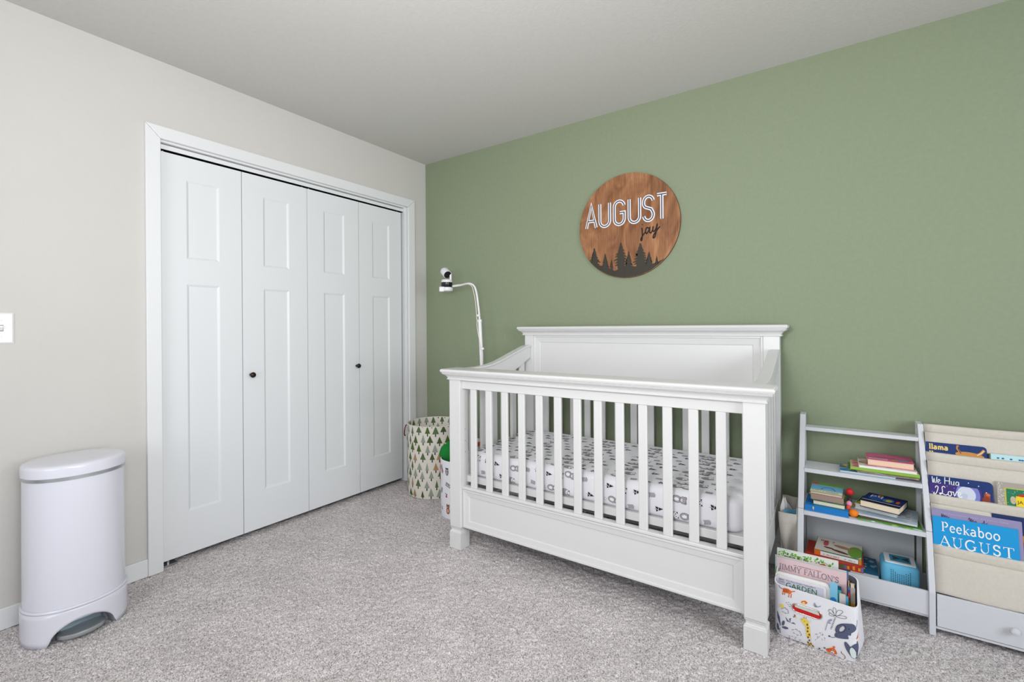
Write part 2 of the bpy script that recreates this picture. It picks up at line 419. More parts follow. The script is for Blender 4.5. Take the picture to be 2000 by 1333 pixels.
b = MB(); b.box(-.062, -.018, -1.765, -.219, 2.0275, 2.05); b.build('door_track', M_TRIM, t, bevel=.0015)
MB().box(-.062, -.0195, -1.765, -.219, 2.0245, 2.0274).box(-.062, -.050, -1.765, -.219, 2.0175, 2.0245).build('track_gap_shade', M_BLACK, t)  # black strips added as the shade in the gap above the doors
for y in (-1.745, -1.02, -.975, -.26):
    MB().lathe((-.042, y, 2.0), [(.004, 0), (.004, .03)], seg=10).build('pivot_pin', M_PLW, t)
b = MB(); b.box(-.06, -.02, -1.765, -1.70, .003, .007); b.lathe((-.04, -1.735, .006), [(.006, 0), (.006, .018)], seg=10); b.build('floor_bracket', M_BRUSH, t)

# ------------------------------------------------------------------ bifold closet doors
def leaf(door, ya, yb, knob=None):
    c = (ya + yb)/2; xf, xb = -.022, -.055; z0, z1 = .028, 2.0165; hw = .076
    rows = [(.24, 1.38), (1.507, 1.903)]
    mb = MB()
    mb.box(xb, xf, ya, c-hw, z0, z1); mb.box(xb, xf, c+hw, yb, z0, z1)
    for a, q in ((z0, rows[0][0]), (rows[0][1], rows[1][0]), (rows[1][1], z1)): mb.box(xb, xf, c-hw, c+hw, a, q)
    lf = mb.build('door_leaf', M_DOOR, door)
    for a, q in rows:
        pm = MB(); i = .011; d = -.0065
        V = [(xf, c-hw, a), (xf, c+hw, a), (xf, c+hw, q), (xf, c-hw, q), (xf+d, c-hw+i, a+i), (xf+d, c+hw-i, a+i), (xf+d, c+hw-i, q-i), (xf+d, c-hw+i, q-i),
             (xb, c-hw, a), (xb, c+hw, a), (xb, c+hw, q), (xb, c-hw, q)]
        pm.add(V, [(0,1,5,4), (1,2,6,5), (2,3,7,6), (3,0,4,7), (4,5,6,7), (8,9,10,11), (0,1,9,8), (1,2,10,9), (2,3,11,10), (3,0,8,11)])
        pm.build('panel', M_DOOR, lf)
    if knob:
        MB().lathe((xf, knob, .898), [(.008, 0), (.0065, .004), (.0055, .012), (.010, .016), (.0145, .021), (.0155, .026), (.0135, .031), (.007, .034), (.001, .035)], (1,0,0), 20).build('door_knob', M_BRONZE, lf, smooth=True)
d1 = thing('door_1', (-.04, -1.385, .028), kind='structure'); leaf(d1, -1.7635, -1.3875); leaf(d1, -1.384, -1.0005, -1.343)
d2 = thing('door_2', (-.04, -.62, .028), kind='structure'); leaf(d2, -.9975, -.6210, -.644); leaf(d2, -.6175, -.2400)

# ------------------------------------------------------------------ light switch
t = thing('light_switch', (.0, -2.293, 1.103), 'white wall switch plate with one toggle, on the cream wall left of the closet', 'light switch')
b = MB(); R = []
for x, i in ((0, 0), (.003, 0), (.0065, .005)):
    R.append([(x, -2.328+i, 1.103+i), (x, -2.258-i, 1.103+i), (x, -2.258-i, 1.222-i), (x, -2.328+i, 1.222-i)])
b.rings(R).build('plate', M_PLW, t)
b = MB(); b.box(.0062, .0075, -2.299, -2.287, 1.150, 1.175); b.build('toggle_slot', ink((150,152,156)), t)
b = MB(); b.prism([(.007, 1.153), (.016, 1.166), (.016, 1.172), (.007, 1.172)], 'y', -2.2975, -2.2885); b.build('toggle', M_PLW, t, bevel=.001)
for z in (1.132, 1.193):
    MB().lathe((.0062, -2.293, z), [(.0035, 0), (.0033, .0008), (.001, .0012)], (1,0,0), 14).build('screw', M_PLW, t)

# ------------------------------------------------------------------ step-on bin
t = thing('trash_can', (.19, -2.125, 0), 'tall white step-on bin with steel pedal, against the cream wall beside the closet', 'bin')
def oval(z, gy=.148, gx=.135, cx=.19, cy=-2.122, n=64, k=2.4):
    P = []
    for i in range(n):
        a = 2*PI*i/n; c_, s_ = math.cos(a), math.sin(a)
        P.append((cx + gx*abs(c_)**(2/k)*(1 if c_ >= 0 else -1), cy + gy*abs(s_)**(2/k)*(1 if s_ >= 0 else -1), z))
    return P
K = dict(k=2.15)
MB().rings([oval(.128, .149, .134, **K), oval(.35, .1485, .1335, **K), oval(.598, .1475, .1325, **K)]).build('body', M_BINW, t, smooth=True, angle=40)
MB().rings([oval(.598, .1505, .1355, **K), oval(.611, .1505, .1355, **K)]).build('steel_band', M_BRUSH, t, smooth=True, angle=40, label='brushed steel band under the lid')
MB().rings([oval(.611, .1515, .1365, **K), oval(.641, .152, .137, **K), oval(.648, .1505, .1355, **K), oval(.652, .146, .131, **K), oval(.654, .136, .12, **K), oval(.655, .10, .09, **K)]).build('lid', M_BINW, t, smooth=True, angle=50)
# base with a real arched pedal opening in front
def base_shell():
    mb = MB(); n = 120; zs = [0, .02, .04, .06, .08, .1, .118]
    def arch(y): # height of opening at y
        q = (y + 2.128)/.096
        return .080*math.sqrt(max(0, 1-q*q)) if abs(q) < 1 else 0
    outer = oval(0, .155, .141, n=n, **K); top = []
    cols = []
    for (x, y, _) in outer:
        h = arch(y) if x > .2 else 0
        cols.append([(x - (.19-x)*0 , y, h + (.120 - h)*k/6) for k in range(7)])
    V = [p for c in cols for p in c]; F = []
    for i in range(n):
        j = (i+1) % n
        for k in range(6): F.append((i*7+k, j*7+k, j*7+k+1, i*7+k+1))
    mb.add(V, F)
    # rolled top edge up to the body
    mb.rings([oval(.120, .155, .141, n=n, **K), oval(.126, .1555, .1415, n=n, **K), oval(.130, .153, .138, n=n, **K), oval(.130, .146, .131, n=n, **K)], cap0=False, cap1=False)
    return mb
o = base_shell().build('base', M_BINW, t, smooth=True, angle=45)
md = o.modifiers.new('wall', 'SOLIDIFY'); md.thickness = .004; md.offset = -1
# recess lining behind the pedal
rc = MB(); R = []
def shell_x(y): return .19 + .141*max(0, 1 - abs((y+2.122)/.155)**2.15)**(1/2.15)
for dx, s in ((.003, 1.0), (.022, .95), (.05, .88)):
    R.append([(shell_x(-2.128 + .096*math.cos(a)) - dx, -2.128 + .096*s*math.cos(a), .080*s*math.sin(a)) for a in [PI*i/24 for i in range(25)]])
rc.rings(R, closed=False, cap0=False, cap1=True); rc.build('pedal_recess', mat('recess_grey', (150, 156, 162), .4, bump=.02), t, smooth=True, angle=40)
MB().box(.24, .278, -2.195, -2.06, .012, .062).build('pedal_housing', mat('housing_steel', (120, 134, 142), .35, metal=.6, bump=.02), t, bevel=.01)
pd = MB(); R = []
for k, (dz, s) in enumerate(((.0, .90), (.004, .98), (.012, 1.0), (.019, .97), (.022, .86))):
    P = [(.285 + .050*s*math.sin(a), -2.128 + .072*s*math.cos(a), .010 + dz*.9) for a in [PI*i/20 for i in range(21)]]
    P += [(.262, -2.128 - .072*s*.8, .020+dz*.9), (.262, -2.128 + .072*s*.8, .020+dz*.9)]
    R.append(P)
pd.rings(R); pd.build('pedal', M_BRUSH, t, smooth=True, angle=35)

# ------------------------------------------------------------------ round wooden name sign
t = thing('name_sign', (1.664, -.01, 1.437), 'round stained wooden sign reading AUGUST jay above a dark pine forest, on the green wall', 'wall sign')
def wood():
    m = bpy.data.materials.new('stained_plywood'); m.use_nodes = True; nt = m.node_tree; b = nt.nodes['Principled BSDF']
    b.inputs['Roughness'].default_value = .55; b.inputs['Specular IOR Level'].default_value = .3
    tc = nt.nodes.new('ShaderNodeTexCoord'); mp = nt.nodes.new('ShaderNodeMapping'); mp.inputs['Scale'].default_value = (1.0, 1, .5); mp.inputs['Rotation'].default_value = (0, .25, 0)
    nt.links.new(tc.outputs['Object'], mp.inputs[0])
    n1 = nt.nodes.new('ShaderNodeTexNoise'); n1.inputs['Scale'].default_value = 9; n1.inputs['Detail'].default_value = 6; n1.inputs['Distortion'].default_value = 1.6
    nt.links.new(mp.outputs[0], n1.inputs['Vector'])
    mp2 = nt.nodes.new('ShaderNodeMapping'); mp2.inputs['Scale'].default_value = (1, 1, .05); nt.links.new(tc.outputs['Object'], mp2.inputs[0])
    n2 = nt.nodes.new('ShaderNodeTexNoise'); n2.inputs['Scale'].default_value = 190; n2.inputs['Detail'].default_value = 3; nt.links.new(mp2.outputs[0], n2.inputs['Vector'])
    r = nt.nodes.new('ShaderNodeValToRGB'); e = r.color_ramp.elements
    e[0].position = .36; e[0].color = tuple(lin(c) for c in (120, 79, 53)) + (1,); e[1].position = .63; e[1].color = tuple(lin(c) for c in (180, 130, 92)) + (1,)
    k = e.new(.5); k.color = tuple(lin(c) for c in (153, 105, 71)) + (1,)
    ad = nt.nodes.new('ShaderNodeMath'); ad.operation = 'MULTIPLY_ADD'; ad.inputs[1].default_value = .30; nt.links.new(n2.outputs['Fac'], ad.inputs[0])
    ml = nt.nodes.new('ShaderNodeMath'); ml.operation = 'MULTIPLY'; ml.inputs[1].default_value = .68; nt.links.new(n1.outputs['Fac'], ml.inputs[0]); nt.links.new(ml.outputs[0], ad.inputs[2])
    nt.links.new(ad.outputs[0], r.inputs[0]); nt.links.new(r.outputs[0], b.inputs['Base Color'])
    return m
cx, cz, rr = 1.653, 1.745, .3065
MB().lathe((cx, -.002, cz), [(rr, 0), (rr, .0115), (rr-.001, .0125)], (0,-1,0), 96).build('disc', wood(), t)
MB().lathe((cx, -.0005, cz), [(rr+.0008, 0), (rr+.0008, .009)], (0,-1,0), 96).build('disc_edge', mat('dark_stained_edge', (74, 50, 38), .6, bump=.1, bscale=80), t)
# lettering: raised white outline letters with a navy groove
SG = plane((cx, -.0145, cz), (1,0,0), (0,0,1), (0,-1,0))
def blockpath(ch):
    ar = arcp
    return {'A': [[(0,0),(.27,1),(.54,0)], [(.09,.30),(.45,.30)]],
            'U': [[(0,1),(0,.24)]+ar(.24,.24,.24,.24,180,360,12)+[(.48,1)]],
            'G': [ar(.24,.76,.24,.24,10,180,10)+[(0,.24)]+ar(.24,.24,.24,.24,180,360,12)+[(.48,.50),(.27,.50)]],
            'S': [ar(.23,.77,.23,.23,10,180,8)+ar(.23,.72,.23,.20,180,235,4)+[(.36,.46)]+ar(.23,.23,.23,.23,35,-170,12)],
            'T': [[(-.04,1),(.52,1)], [(.24,1),(.24,0)]]}[ch]
lets = (('A', 1.387, 1.470), ('U', 1.476, 1.557), ('G', 1.568, 1.648), ('U', 1.660, 1.741), ('S', 1.746, 1.820), ('T', 1.823, 1.895))
SWD = .0185
for ch, xa, xb in lets:
    paths = blockpath(ch); xx = [p[0] for P in paths for p in P]; lo_, hi_ = min(xx), max(xx); kx = (xb-xa-SWD)/(hi_-lo_); kz = .157 - SWD
    Q = [[((p[0]-lo_)*kx + xa + SWD/2 - cx, p[1]*kz + 1.747 + SWD/2 - cz) for p in P] for P in paths]
    wv = MB()
    for kq, P in enumerate(Q):
        for q in ribbon(P, SWD):
            V = [SG(a, b_, .0035 + .0004*kq) for a, b_ in q] + [SG(a, b_, -.002) for a, b_ in q]
            wv.add(V, [(0,1,2,3), (7,6,5,4), (0,4,5,1), (1,5,6,2), (2,6,7,3), (3,7,4,0)])
    lt = wv.build('letter', ink((236, 236, 238)), t)
    nv = MB()
    for kq, P in enumerate(Q):
        for q in ribbon(P, .0058): nv.add([SG(a, b_, .0041 + .0003*kq) for a, b_ in q], [(0,1,2,3)])
    nv.build('inlay', ink((52, 60, 92)), lt)
J = MB()
jay = [[(.055,.30),(.075,.10),(.06,-.16),(.025,-.20),(.02,-.12),(.10,.0),(.20,.12)],
       [(.34,.24),(.26,.28),(.20,.16),(.24,.05),(.32,.14),(.37,.28),(.36,.10),(.42,.06),(.50,.20)],
       [(.50,.30),(.49,.14),(.54,.10),(.62,.22),(.66,.36),(.62,.10),(.56,-.12),(.50,-.14),(.52,-.04),(.62,.10),(.76,.26)], [(.075,.40),(.085,.43)]]
script(jay, ink((34, 28, 28)), .052, .147).to(J, plane((1.735, -.0147, 1.676), (1,0,.0), (0,0,1), (0,-1,0)))
J.build('script_word', ink((34,28,28)), t)
# pine silhouettes, each tree a piece, cut by the disc's rim
ft = MB(); MF = mat('forest_green_paint', (52, 48, 36), .6, bump=.05)
def pine(px, top, wd, bot=-.34):
    n = 8; L = []; Rr = []; z_end = -.235
    for i in range(n):
        f0 = (i+.4)/n; z = top - (top-z_end)*f0; hw = wd*min(1, .10 + (top-z)/.095)
        for side, lst in ((1, Rr), (-1, L)):
            e = hw*random.uniform(.9, 1.2); zz = z - random.uniform(0, .004)
            lst += [(px + side*hw*.55, zz + .007), (px + side*e, zz - .005), (px + side*e*.97, zz - .009), (px + side*hw*.6, zz - .006)]
    return [(px - .0015, top), (px + .0015, top)] + Rr + [(px + wd*.55, bot), (px - wd*.55, bot)] + L[::-1]
def rim_clip(poly):
    Q = []
    for x, z in poly:
        l = math.hypot(x, z)
        if l > rr - .002: k = (rr-.002)/l; x, z = x*k, z*k
        Q.append((x, z))
    return Q
for kk, (px, top, wd) in enumerate(((1.446, 1.632, .036), (1.517, 1.590, .026), (1.557, 1.550, .019), (1.616, 1.647, .037), (1.664, 1.592, .026), (1.734, 1.632, .040), (1.784, 1.575, .030), (1.828, 1.545, .021))):
    P = rim_clip(pine(px-cx, top-cz, wd)); n = len(P); hh = .0010 + .0003*(kk % 4)
    V = [SG(a, b_, -.0015) for a, b_ in P] + [SG(a, b_, hh) for a, b_ in P]
    q = MB(); q.add(V, [tuple(range(n))[::-1], tuple(range(n, 2*n))] + [(i, (i+1) % n, n+(i+1) % n, n+i) for i in range(n)])
    q.build('pine_tree', MF, t)
gr = MB(); P = [(rr-.0022) * np.array([math.cos(math.radians(a)), math.sin(math.radians(a))]) for a in np.linspace(223, 316, 40)]
P = [(float(a), float(b_)) for a, b_ in P] + [(.19,-.225),(.15,-.238),(.11,-.232),(.05,-.245),(.02,-.236),(-.04,-.245),(-.075,-.262),(-.115,-.240),(-.155,-.225),(-.20,-.215)]
n = len(P); gr.add([SG(a, b_, -.0012) for a, b_ in P] + [SG(a, b_, .0007) for a, b_ in P], [tuple(range(n))[::-1], tuple(range(n, 2*n))] + [(i, (i+1) % n, n+(i+1) % n, n+i) for i in range(n)])
gr.build('forest_floor', MF, t)

# ------------------------------------------------------------------ crib
crib = thing('crib', (1.713, -.44, 0), 'white convertible baby crib with slatted sides and panelled headboard, against the green wall', 'crib')
CR = dict(parent=crib)
def post(x0, x1, y0, y1, top):
    MB().box(x0, x1, y0, y1, .112, top).build('post', M_CRIB, crib, bevel=.0025)
    i = .0
    R = []
    for z, e in ((0, .0015), (.084, .0015), (.0865, -.001), (.089, -.001), (.093, -.0055), (.101, -.006), (.107, -.002), (.1115, -.001)):
        R.append([(x0-e, y0-e, z), (x1+e, y0-e, z), (x1+e, y1+e, z), (x0-e, y1+e, z)])
    MB().rings(R).build('foot', M_CRIB, crib)
FY0, FY1 = -.825, -.757
post(.984, 1.056, FY0, FY1, .884); post(2.381, 2.4535, FY0, FY1, .884)
post(.984, 1.045, -.092, -.03, 1.108); post(2.366, 2.437, -.092, -.03, 1.108)
def crown(x0, x1, y0, y1, z, name):
    R = []
    for dz, e in ((0, .002), (.0015, .009), (.006, .0095), (.008, .006), (.014, .008), (.021, .013), (.027, .021), (.030, .0265), (.032, .0265), (.0325, .029), (.0345, .0305), (.036, .0265), (.0375, .0265), (.0385, .031), (.042, .034), (.048, .0355), (.053, .034), (.0565, .030), (.0575, .026)):
        R.append([(x0-e, y0-e, z+dz), (x1+e, y0-e, z+dz), (x1+e, y1+min(e, .02), z+dz), (x0-e, y1+min(e, .02), z+dz)])
    MB().rings(R).build(name, M_CRIB, crib, smooth=True, angle=28)
crown(.986, 2.4515, FY0, FY1, .8795, 'front_crown')
crown(.980, 2.438, -.092, -.045, 1.0985, 'headboard_crown')
# front gate
MB().box(1.056, 2.381, -.806, -.778, .834, .881).build('top_rail', M_CRIB, crib, bevel=.002)
MB().box(1.056, 2.381, -.809, -.772, .312, .326).build('slat_rail', M_CRIB, crib, bevel=.003)
b = MB(); X0, X1, Z0, Z1 = 1.058, 2.379, .114, .311
def frame(b, x0, x1, z0, z1, yf, yb, w_):
    b.box(x0, x0+w_, yb, yf, z0, z1) if yb < yf else b.box(x0, x0+w_, yf, yb, z0, z1)
    b.box(x1-w_, x1, min(yf,yb), max(yf,yb), z0, z1); b.box(x0+w_, x1-w_, min(yf,yb), max(yf,yb), z0, z0+w_); b.box(x0+w_, x1-w_, min(yf,yb), max(yf,yb), z1-w_, z1)
frame(b, X0, X1, Z0, Z1, -.809, -.780, .008); b.build('lower_panel_frame', M_CRIB, crib, bevel=.001)
b = MB(); a = .008; w2 = .026
V = []
for ins, y in ((a, -.806), (a+.004, -.8045), (a+w2, -.801), (a+w2+.004, -.7955)):
    V.append([(X0+ins, y, Z0+ins), (X1-ins, y, Z0+ins), (X1-ins, y, Z1-ins), (X0+ins, y, Z1-ins)])
b.rings(V, cap0=False, cap1=True); b.rings([[(X0+a, -.785, Z0+a), (X1-a, -.785, Z0+a), (X1-a, -.785, Z1-a), (X0+a, -.785, Z1-a)], V[0]], cap0=True, cap1=False)
b.build('lower_panel', M_CRIB, crib)
for k in range(13):
    c = 1.1235 + .0984*k
    MB().box(c-.0185, c+.0185, -.801, -.786, .325, .835).build('slat', M_CRIB, crib, bevel=.004, bseg=3)
# headboard
b = MB(); hx0, hx1, hz0, hz1 = 1.045, 2.366, .80, 1.0995
frame(b, hx0, hx1, hz0, hz1, -.088, -.05, .010); b.build('headboard_frame', M_CRIB, crib, bevel=.0015)
b = MB(); V = []
for ins, y in ((.010, -.083), (.014, -.0815), (.044, -.077), (.047, -.0735)):
    V.append([(hx0+ins, y, hz0+ins), (hx1-ins, y, hz0+ins), (hx1-ins, y, hz1-ins), (hx0+ins, y, hz1-ins)])
b.rings(V, cap0=False, cap1=True); b.rings([[(hx0+.01, -.055, hz0+.01), (hx1-.01, -.055, hz0+.01), (hx1-.01, -.055, hz1-.01), (hx0+.01, -.055, hz1-.01)], V[0]], cap0=True, cap1=False)
b.build('headboard_panel', M_CRIB, crib)
MB().box(1.045, 2.366, -.082, -.052, .755, .80).build('back_rail', M_CRIB, crib, bevel=.002)
MB().box(1.045, 2.366, -.082, -.052, .20, .30).build('back_rail', M_CRIB, crib, bevel=.002)
for k in range(13):
    c = 1.128 + .0965*k
    MB().box(c-.0190, c+.0190, -.075, -.059, .30, .755).build('back_slat', M_CRIB, crib, bevel=.004)
# curved side rails
up = smooth_path([(-.095,1.036), (-.15,1.031), (-.22,1.013), (-.30,.992), (-.38,.970), (-.46,.951), (-.54,.939), (-.62,.934), (-.70,.934), (-.757,.936)], 4)
lo = smooth_path([(-.095,.955), (-.15,.934), (-.22,.905), (-.30,.879), (-.38,.857), (-.46,.842), (-.54,.834), (-.62,.831), (-.70,.830), (-.757,.830)], 4)
lo_z = lambda y: np.interp(-y, [-p[0] for p in lo], [p[1] for p in lo])
for xa in (.995, 2.398):
    MB().prism(up + lo[::-1], 'x', xa+.004, xa+.034).build('side_rail', M_CRIB, crib, bevel=.002)
    cap = [(y, z-.001) for y, z in up] + [(y, z+.012) for y, z in up[::-1]]
    MB().prism([(y, z-.0115) for y, z in up] + [(y, z+.0005) for y, z in up[::-1]], 'x', xa-.004, xa+.042).build('side_cap', M_CRIB, crib, bevel=.004, bseg=3)
    MB().box(xa+.004, xa+.032, -.757, -.092, .20, .318).build('side_bottom_rail', M_CRIB, crib, bevel=.002)
    for k in range(6):
        y = -.092 - .665*(k+.85)/6.7
        MB().box(xa+.009, xa+.028, y-.0225, y+.0225, .318, float(lo_z(y))+.004).build('side_slat', M_CRIB, crib, bevel=.003)
MB().box(1.052, 2.384, -.768, -.105, .340, .3735).build('mattress_support', M_CRIB, crib, bevel=.002)
for x in (1.06, 2.33):
    for z in (.60, .66, .72):
        MB().lathe((1.0562 if x < 2 else 2.3808, -.785, z-.1), [(.003, 0), (.003, .0008)], (1 if x < 2 else -1,0,0), 10).build('screw_hole', M_GREYP, crib)

# ------------------------------------------------------------------ crib mattress in its printed sheet
mt = thing('crib_mattress', (1.715, -.44, .374), 'crib mattress in a white fitted sheet printed with bears, owls and arrows', 'mattress')
MX0, MX1, MY0, MY1, MZ0, MZ1 = 1.062, 2.372, -.762, -.112, .376, .500
def mprof():  # (inset, z) from the bottom edge to the top
    r = .032; P = [(.012, MZ0), (.002, MZ0+.012), (0, MZ0+.03), (0, MZ1-r)]
    for i in range(1, 9):
        a = PI/2*i/8; P.append((r - r*math.cos(a), MZ1 - r + r*math.sin(a)))
    return P
def rrect(x0, x1, y0, y1, r, z, n=6):
    P = []
    for cx_, cy_, a0 in ((x1-r, y0+r, -90), (x1-r, y1-r, 0), (x0+r, y1-r, 90), (x0+r, y0+r, 180)):
        for i in range(n+1):
            a = math.radians(a0 + 90*i/n); P.append((cx_ + r*math.cos(a), cy_ + r*math.sin(a), z))
    return P
R = [rrect(MX0+i, MX1-i, MY0+i, MY1-i, max(.05-i, .012), z) for i, z in mprof()]
R.append(rrect(MX0+.2, MX1-.2, MY0+.2, MY1-.2, .01, MZ1+.002))
MB().rings(R).build('fitted_sheet', M_SHEET, mt, smooth=True, angle=60)
# a mapping for the print: u along x, v = distance along the front side then over the top
prf = [(MY0 + i, z) for i, z in mprof()] + [(MY0+.2, MZ1+.002), (MY1-.2, MZ1+.002), (MY1-.03, MZ1)]
cum = [0]
for k in range(1, len(prf)): cum.append(cum[-1] + math.hypot(prf[k][0]-prf[k-1][0], prf[k][1]-prf[k-1][1]))
def sheet_fn(u, v, h):
    v = min(max(v, 0), cum[-1]); k = int(min(np.searchsorted(cum, v, 'right')-1, len(prf)-2)); f = (v-cum[k])/(cum[k+1]-cum[k])
    y = prf[k][0]+(prf[k+1][0]-prf[k][0])*f; z = prf[k][1]+(prf[k+1][1]-prf[k][1])*f
    dy, dz = prf[k+1][0]-prf[k][0], prf[k+1][1]-prf[k][1]; l = math.hypot(dy, dz)
    return Vector((u, y - dz/l*(h+.0012), z + dy/l*(h+.0012)))
def bear():
    A = Art(); body = ell(0, -.72, .42, .58, 16); hd = ell(0, .05, .42, .38, 18)
    for s in (-1, 1): A.p(grow(ell(s*.32, .36, .13, .13, 10), .04), M_INK, 1).p(ell(s*.32, .36, .13, .13, 10), M_GREYP, 2)
    A.p(grow(body, .04), M_INK, 1).p(body, M_GREYP, 2).p(grow(hd, .04), M_INK, 3).p(hd, M_GREYP, 4)
    A.p(ell(0, -.08, .17, .13, 10), WHITE, 5); A.p(ell(0, -.04, .06, .045, 8), M_INK, 6)
    for s in (-1, 1): A.p(ell(s*.17, .12, .035, .035, 6), M_INK, 6)
    A.p(ell(0, -.75, .22, .32, 10), WHITE, 5); return A
def owl():
    A = Art(); bd = ell(0, -.3, .46, .7, 18)
    A.p(grow(bd, .04), M_INK, 1).p(bd, M_GREYP, 2).p(ell(0, .12, .40, .32, 14), WHITE, 3)
    for s in (-1, 1): A.p([(s*.42, .45), (s*.15, .38), (s*.38, .18)], M_INK, 3).p(ell(s*.16, .14, .07, .07, 8), M_INK, 4)
    A.p([(-.05,.06),(.05,.06),(0,-.06)], M_INK, 4)
    for i in range(3):
        for j in range(3): A.line([(-.2+.2*j-.05, -.3-.16*i), (-.2+.2*j, -.36-.16*i), (-.2+.2*j+.05, -.3-.16*i)], .03, M_INK, 3)
    return A
def tipi():
    A = Art(); A.p([(-.5,-.35),(.5,0),(-.5,.35)], M_INK, 1); A.line([(-.5,.1),(-.1,-.25)], .05, WHITE, 2); A.line([(-.2,-.28),(-.1,.22)], .05, WHITE, 2); A.line([(-.7,0),(-.5,0)], .03, M_INK, 1); return A
def fletch():
    A = Art()
    for i in range(6): A.line([(-.4+.14*i, .3), (-.28+.14*i, 0), (-.4+.14*i, -.3)], .05, M_INK, 1)
    return A
def dots():
    A = Art()
    for a, b_ in ((0,0),(.2,.15),(.4,.05),(.1,-.2),(.33,-.18),(-.15,.12)): A.p(ell(a, b_, .045, .045, 6), M_INK, 1)
    return A
mo = [bear(), tipi(), fletch(), owl(), dots(), tipi()]
A = Art(); rnd = random.Random(5); rows = [.030, .094, .155, .210, .262, .314, .366, .418, .470, .522, .574, .626, .678, .725]
for r, v in enumerate(rows):
    for c in range(22):
        u = MX0 + .035 + .0605*c + (.030 if r % 2 else 0)
        if u > MX1-.04 or v > cum[-1]-.03 or (v < .14 and (u < MX0+.06 or u > MX1-.06)): continue
        k = (c*2 + r*3 + (c//3)) % 6; s = .033 if r > 1 else .031
        A.merge(mo[k], s, s, u, v + rnd.uniform(-.008, .008), (-90 if k in (0, 3) else 0) + rnd.uniform(-12, 12))
mb = MB(); A.to(mb, sheet_fn, .00025); mb.build('sheet_print', None, mt)

# ------------------------------------------------------------------ laundry hamper in the corner
hp = thing('laundry_hamper', (.315, -.24, 0), 'round cloth hamper printed with green and tan pine trees, in the room corner', 'hamper')
HC, HR, HH = (.312, -.238), .190, .485
def cyl(c, r, soft=.0, seed=0):
    def f(u, v, h):
        a = u/r; rr_ = r + h + soft*math.sin(3*a+seed)*v - .012*max(0, (.09 - v))/.09*0
        return Vector((c[0] + rr_*math.cos(a), c[1] + rr_*math.sin(a), v))
    return f
def soft_pot(name, c, r, h, m_out, parent, n=64, tip=0.02, lining=None):
    def rad(a, z): return r*(1 + .012*math.sin(2*a+1)*z/h - .02*max(0, 1 - z/(.12*h))**2)
    mb = MB(); zs = [h*k/48 for k in range(7)]+[h*k/8 for k in range(2, 9)]
    R = [[(c[0]+rad(2*PI*i/n, z)*math.cos(2*PI*i/n), c[1]+rad(2*PI*i/n, z)*math.sin(2*PI*i/n), z) for i in range(n)] for z in zs]
    R.append([(c[0]+(rad(2*PI*i/n, h)-.004)*math.cos(2*PI*i/n), c[1]+(rad(2*PI*i/n, h)-.004)*math.sin(2*PI*i/n), h+.002) for i in range(n)])
    R += [[(c[0]+(rad(2*PI*i/n, z)-.007)*math.cos(2*PI*i/n), c[1]+(rad(2*PI*i/n, z)-.007)*math.sin(2*PI*i/n), z) for i in range(n)] for z in (h-.003, h*.5, .02)]
    mb.rings(R); o = mb.build(name, m_out, parent, smooth=True, angle=60)
    def fn(u, v, hh):
        a = u/r; q = rad(a, v) + hh + .0008; return Vector((c[0]+q*math.cos(a), c[1]+q*math.sin(a), v))
    def fin(u, v, hh):
        a = u/r; q = rad(a, v) - .0078 - hh; return Vector((c[0]+q*math.cos(a), c[1]+q*math.sin(a), v))
    return o, fn, fin
_, hfn, hfin = soft_pot('bag', HC, HR, HH, M_CANVAS, hp)
TR = [ink((74, 104, 40)), ink((88, 112, 72)), ink((150, 160, 146)), ink((172, 138, 92)), ink((70, 90, 48))]; TK = ink((62, 48, 40))
A = Art(); Ain = Art(); rnd = random.Random(11)
for r in range(9):
    for c in range(20):
        u = c*.0597 + (.030 if r % 2 else 0) + rnd.uniform(-.008, .008); v = .022 + r*.060 + rnd.uniform(-.010, .010)
        hgt = rnd.uniform(.042, .056); wd = rnd.uniform(.0165, .0225)
        if rnd.random() < .15: wd *= .6
        m_ = TR[rnd.choice([0,0,1,2,3,4,2,1])]
        for q, ok in ((A, True), (Ain, v > .36)):
            if ok: q.p([(u-.0036, v-.018), (u+.0036, v-.018), (u+.0036, v+.002), (u-.0036, v+.002)], TK, 1).p([(u-wd, v), (u+wd, v), (u, v+hgt)], m_, 2)
mb = MB(); A.cells(.012, .03).to(mb, hfn, .0003, clip=(-1, .004, 3, HH-.002)); Ain.cells(.012, .03).to(mb, hfin, .0003, clip=(-1, .02, 3, HH-.002)); mb.build('tree_print', None, hp, kind='stuff')
b = MB(); hy, hxx = -.238-.175, .20
for s in (0, 1):
    pass
ang = math.radians(212); ax_, ay_ = HC[0]+HR*math.cos(ang), HC[1]+HR*math.sin(ang); tn = Vector((-math.sin(ang), math.cos(ang), 0)); on = Vector((math.cos(ang), math.sin(ang), 0))
pts = [Vector((ax_, ay_, .455)) + on*.004 + tn*(-.012), Vector((ax_, ay_, .462)) + on*.018, Vector((ax_, ay_, .43)) + on*.026 + tn*.004, Vector((ax_, ay_, .395)) + on*.028 + tn*.006, Vector((ax_, ay_, .385)) + on*.020 + tn*.008]
R = []
for p in pts:
    R.append([tuple(p + tn*.0 + on*.0 + tn*a + on*b_) for a, b_ in ((-.011, -.002), (.011, -.002), (.011, .002), (-.011, .002))])
b.rings(R); b.build('handle', mat('tan_leather', (128, 66, 40), .55, bump=.1), hp, smooth=True, angle=40, label='brown leather loop handle')

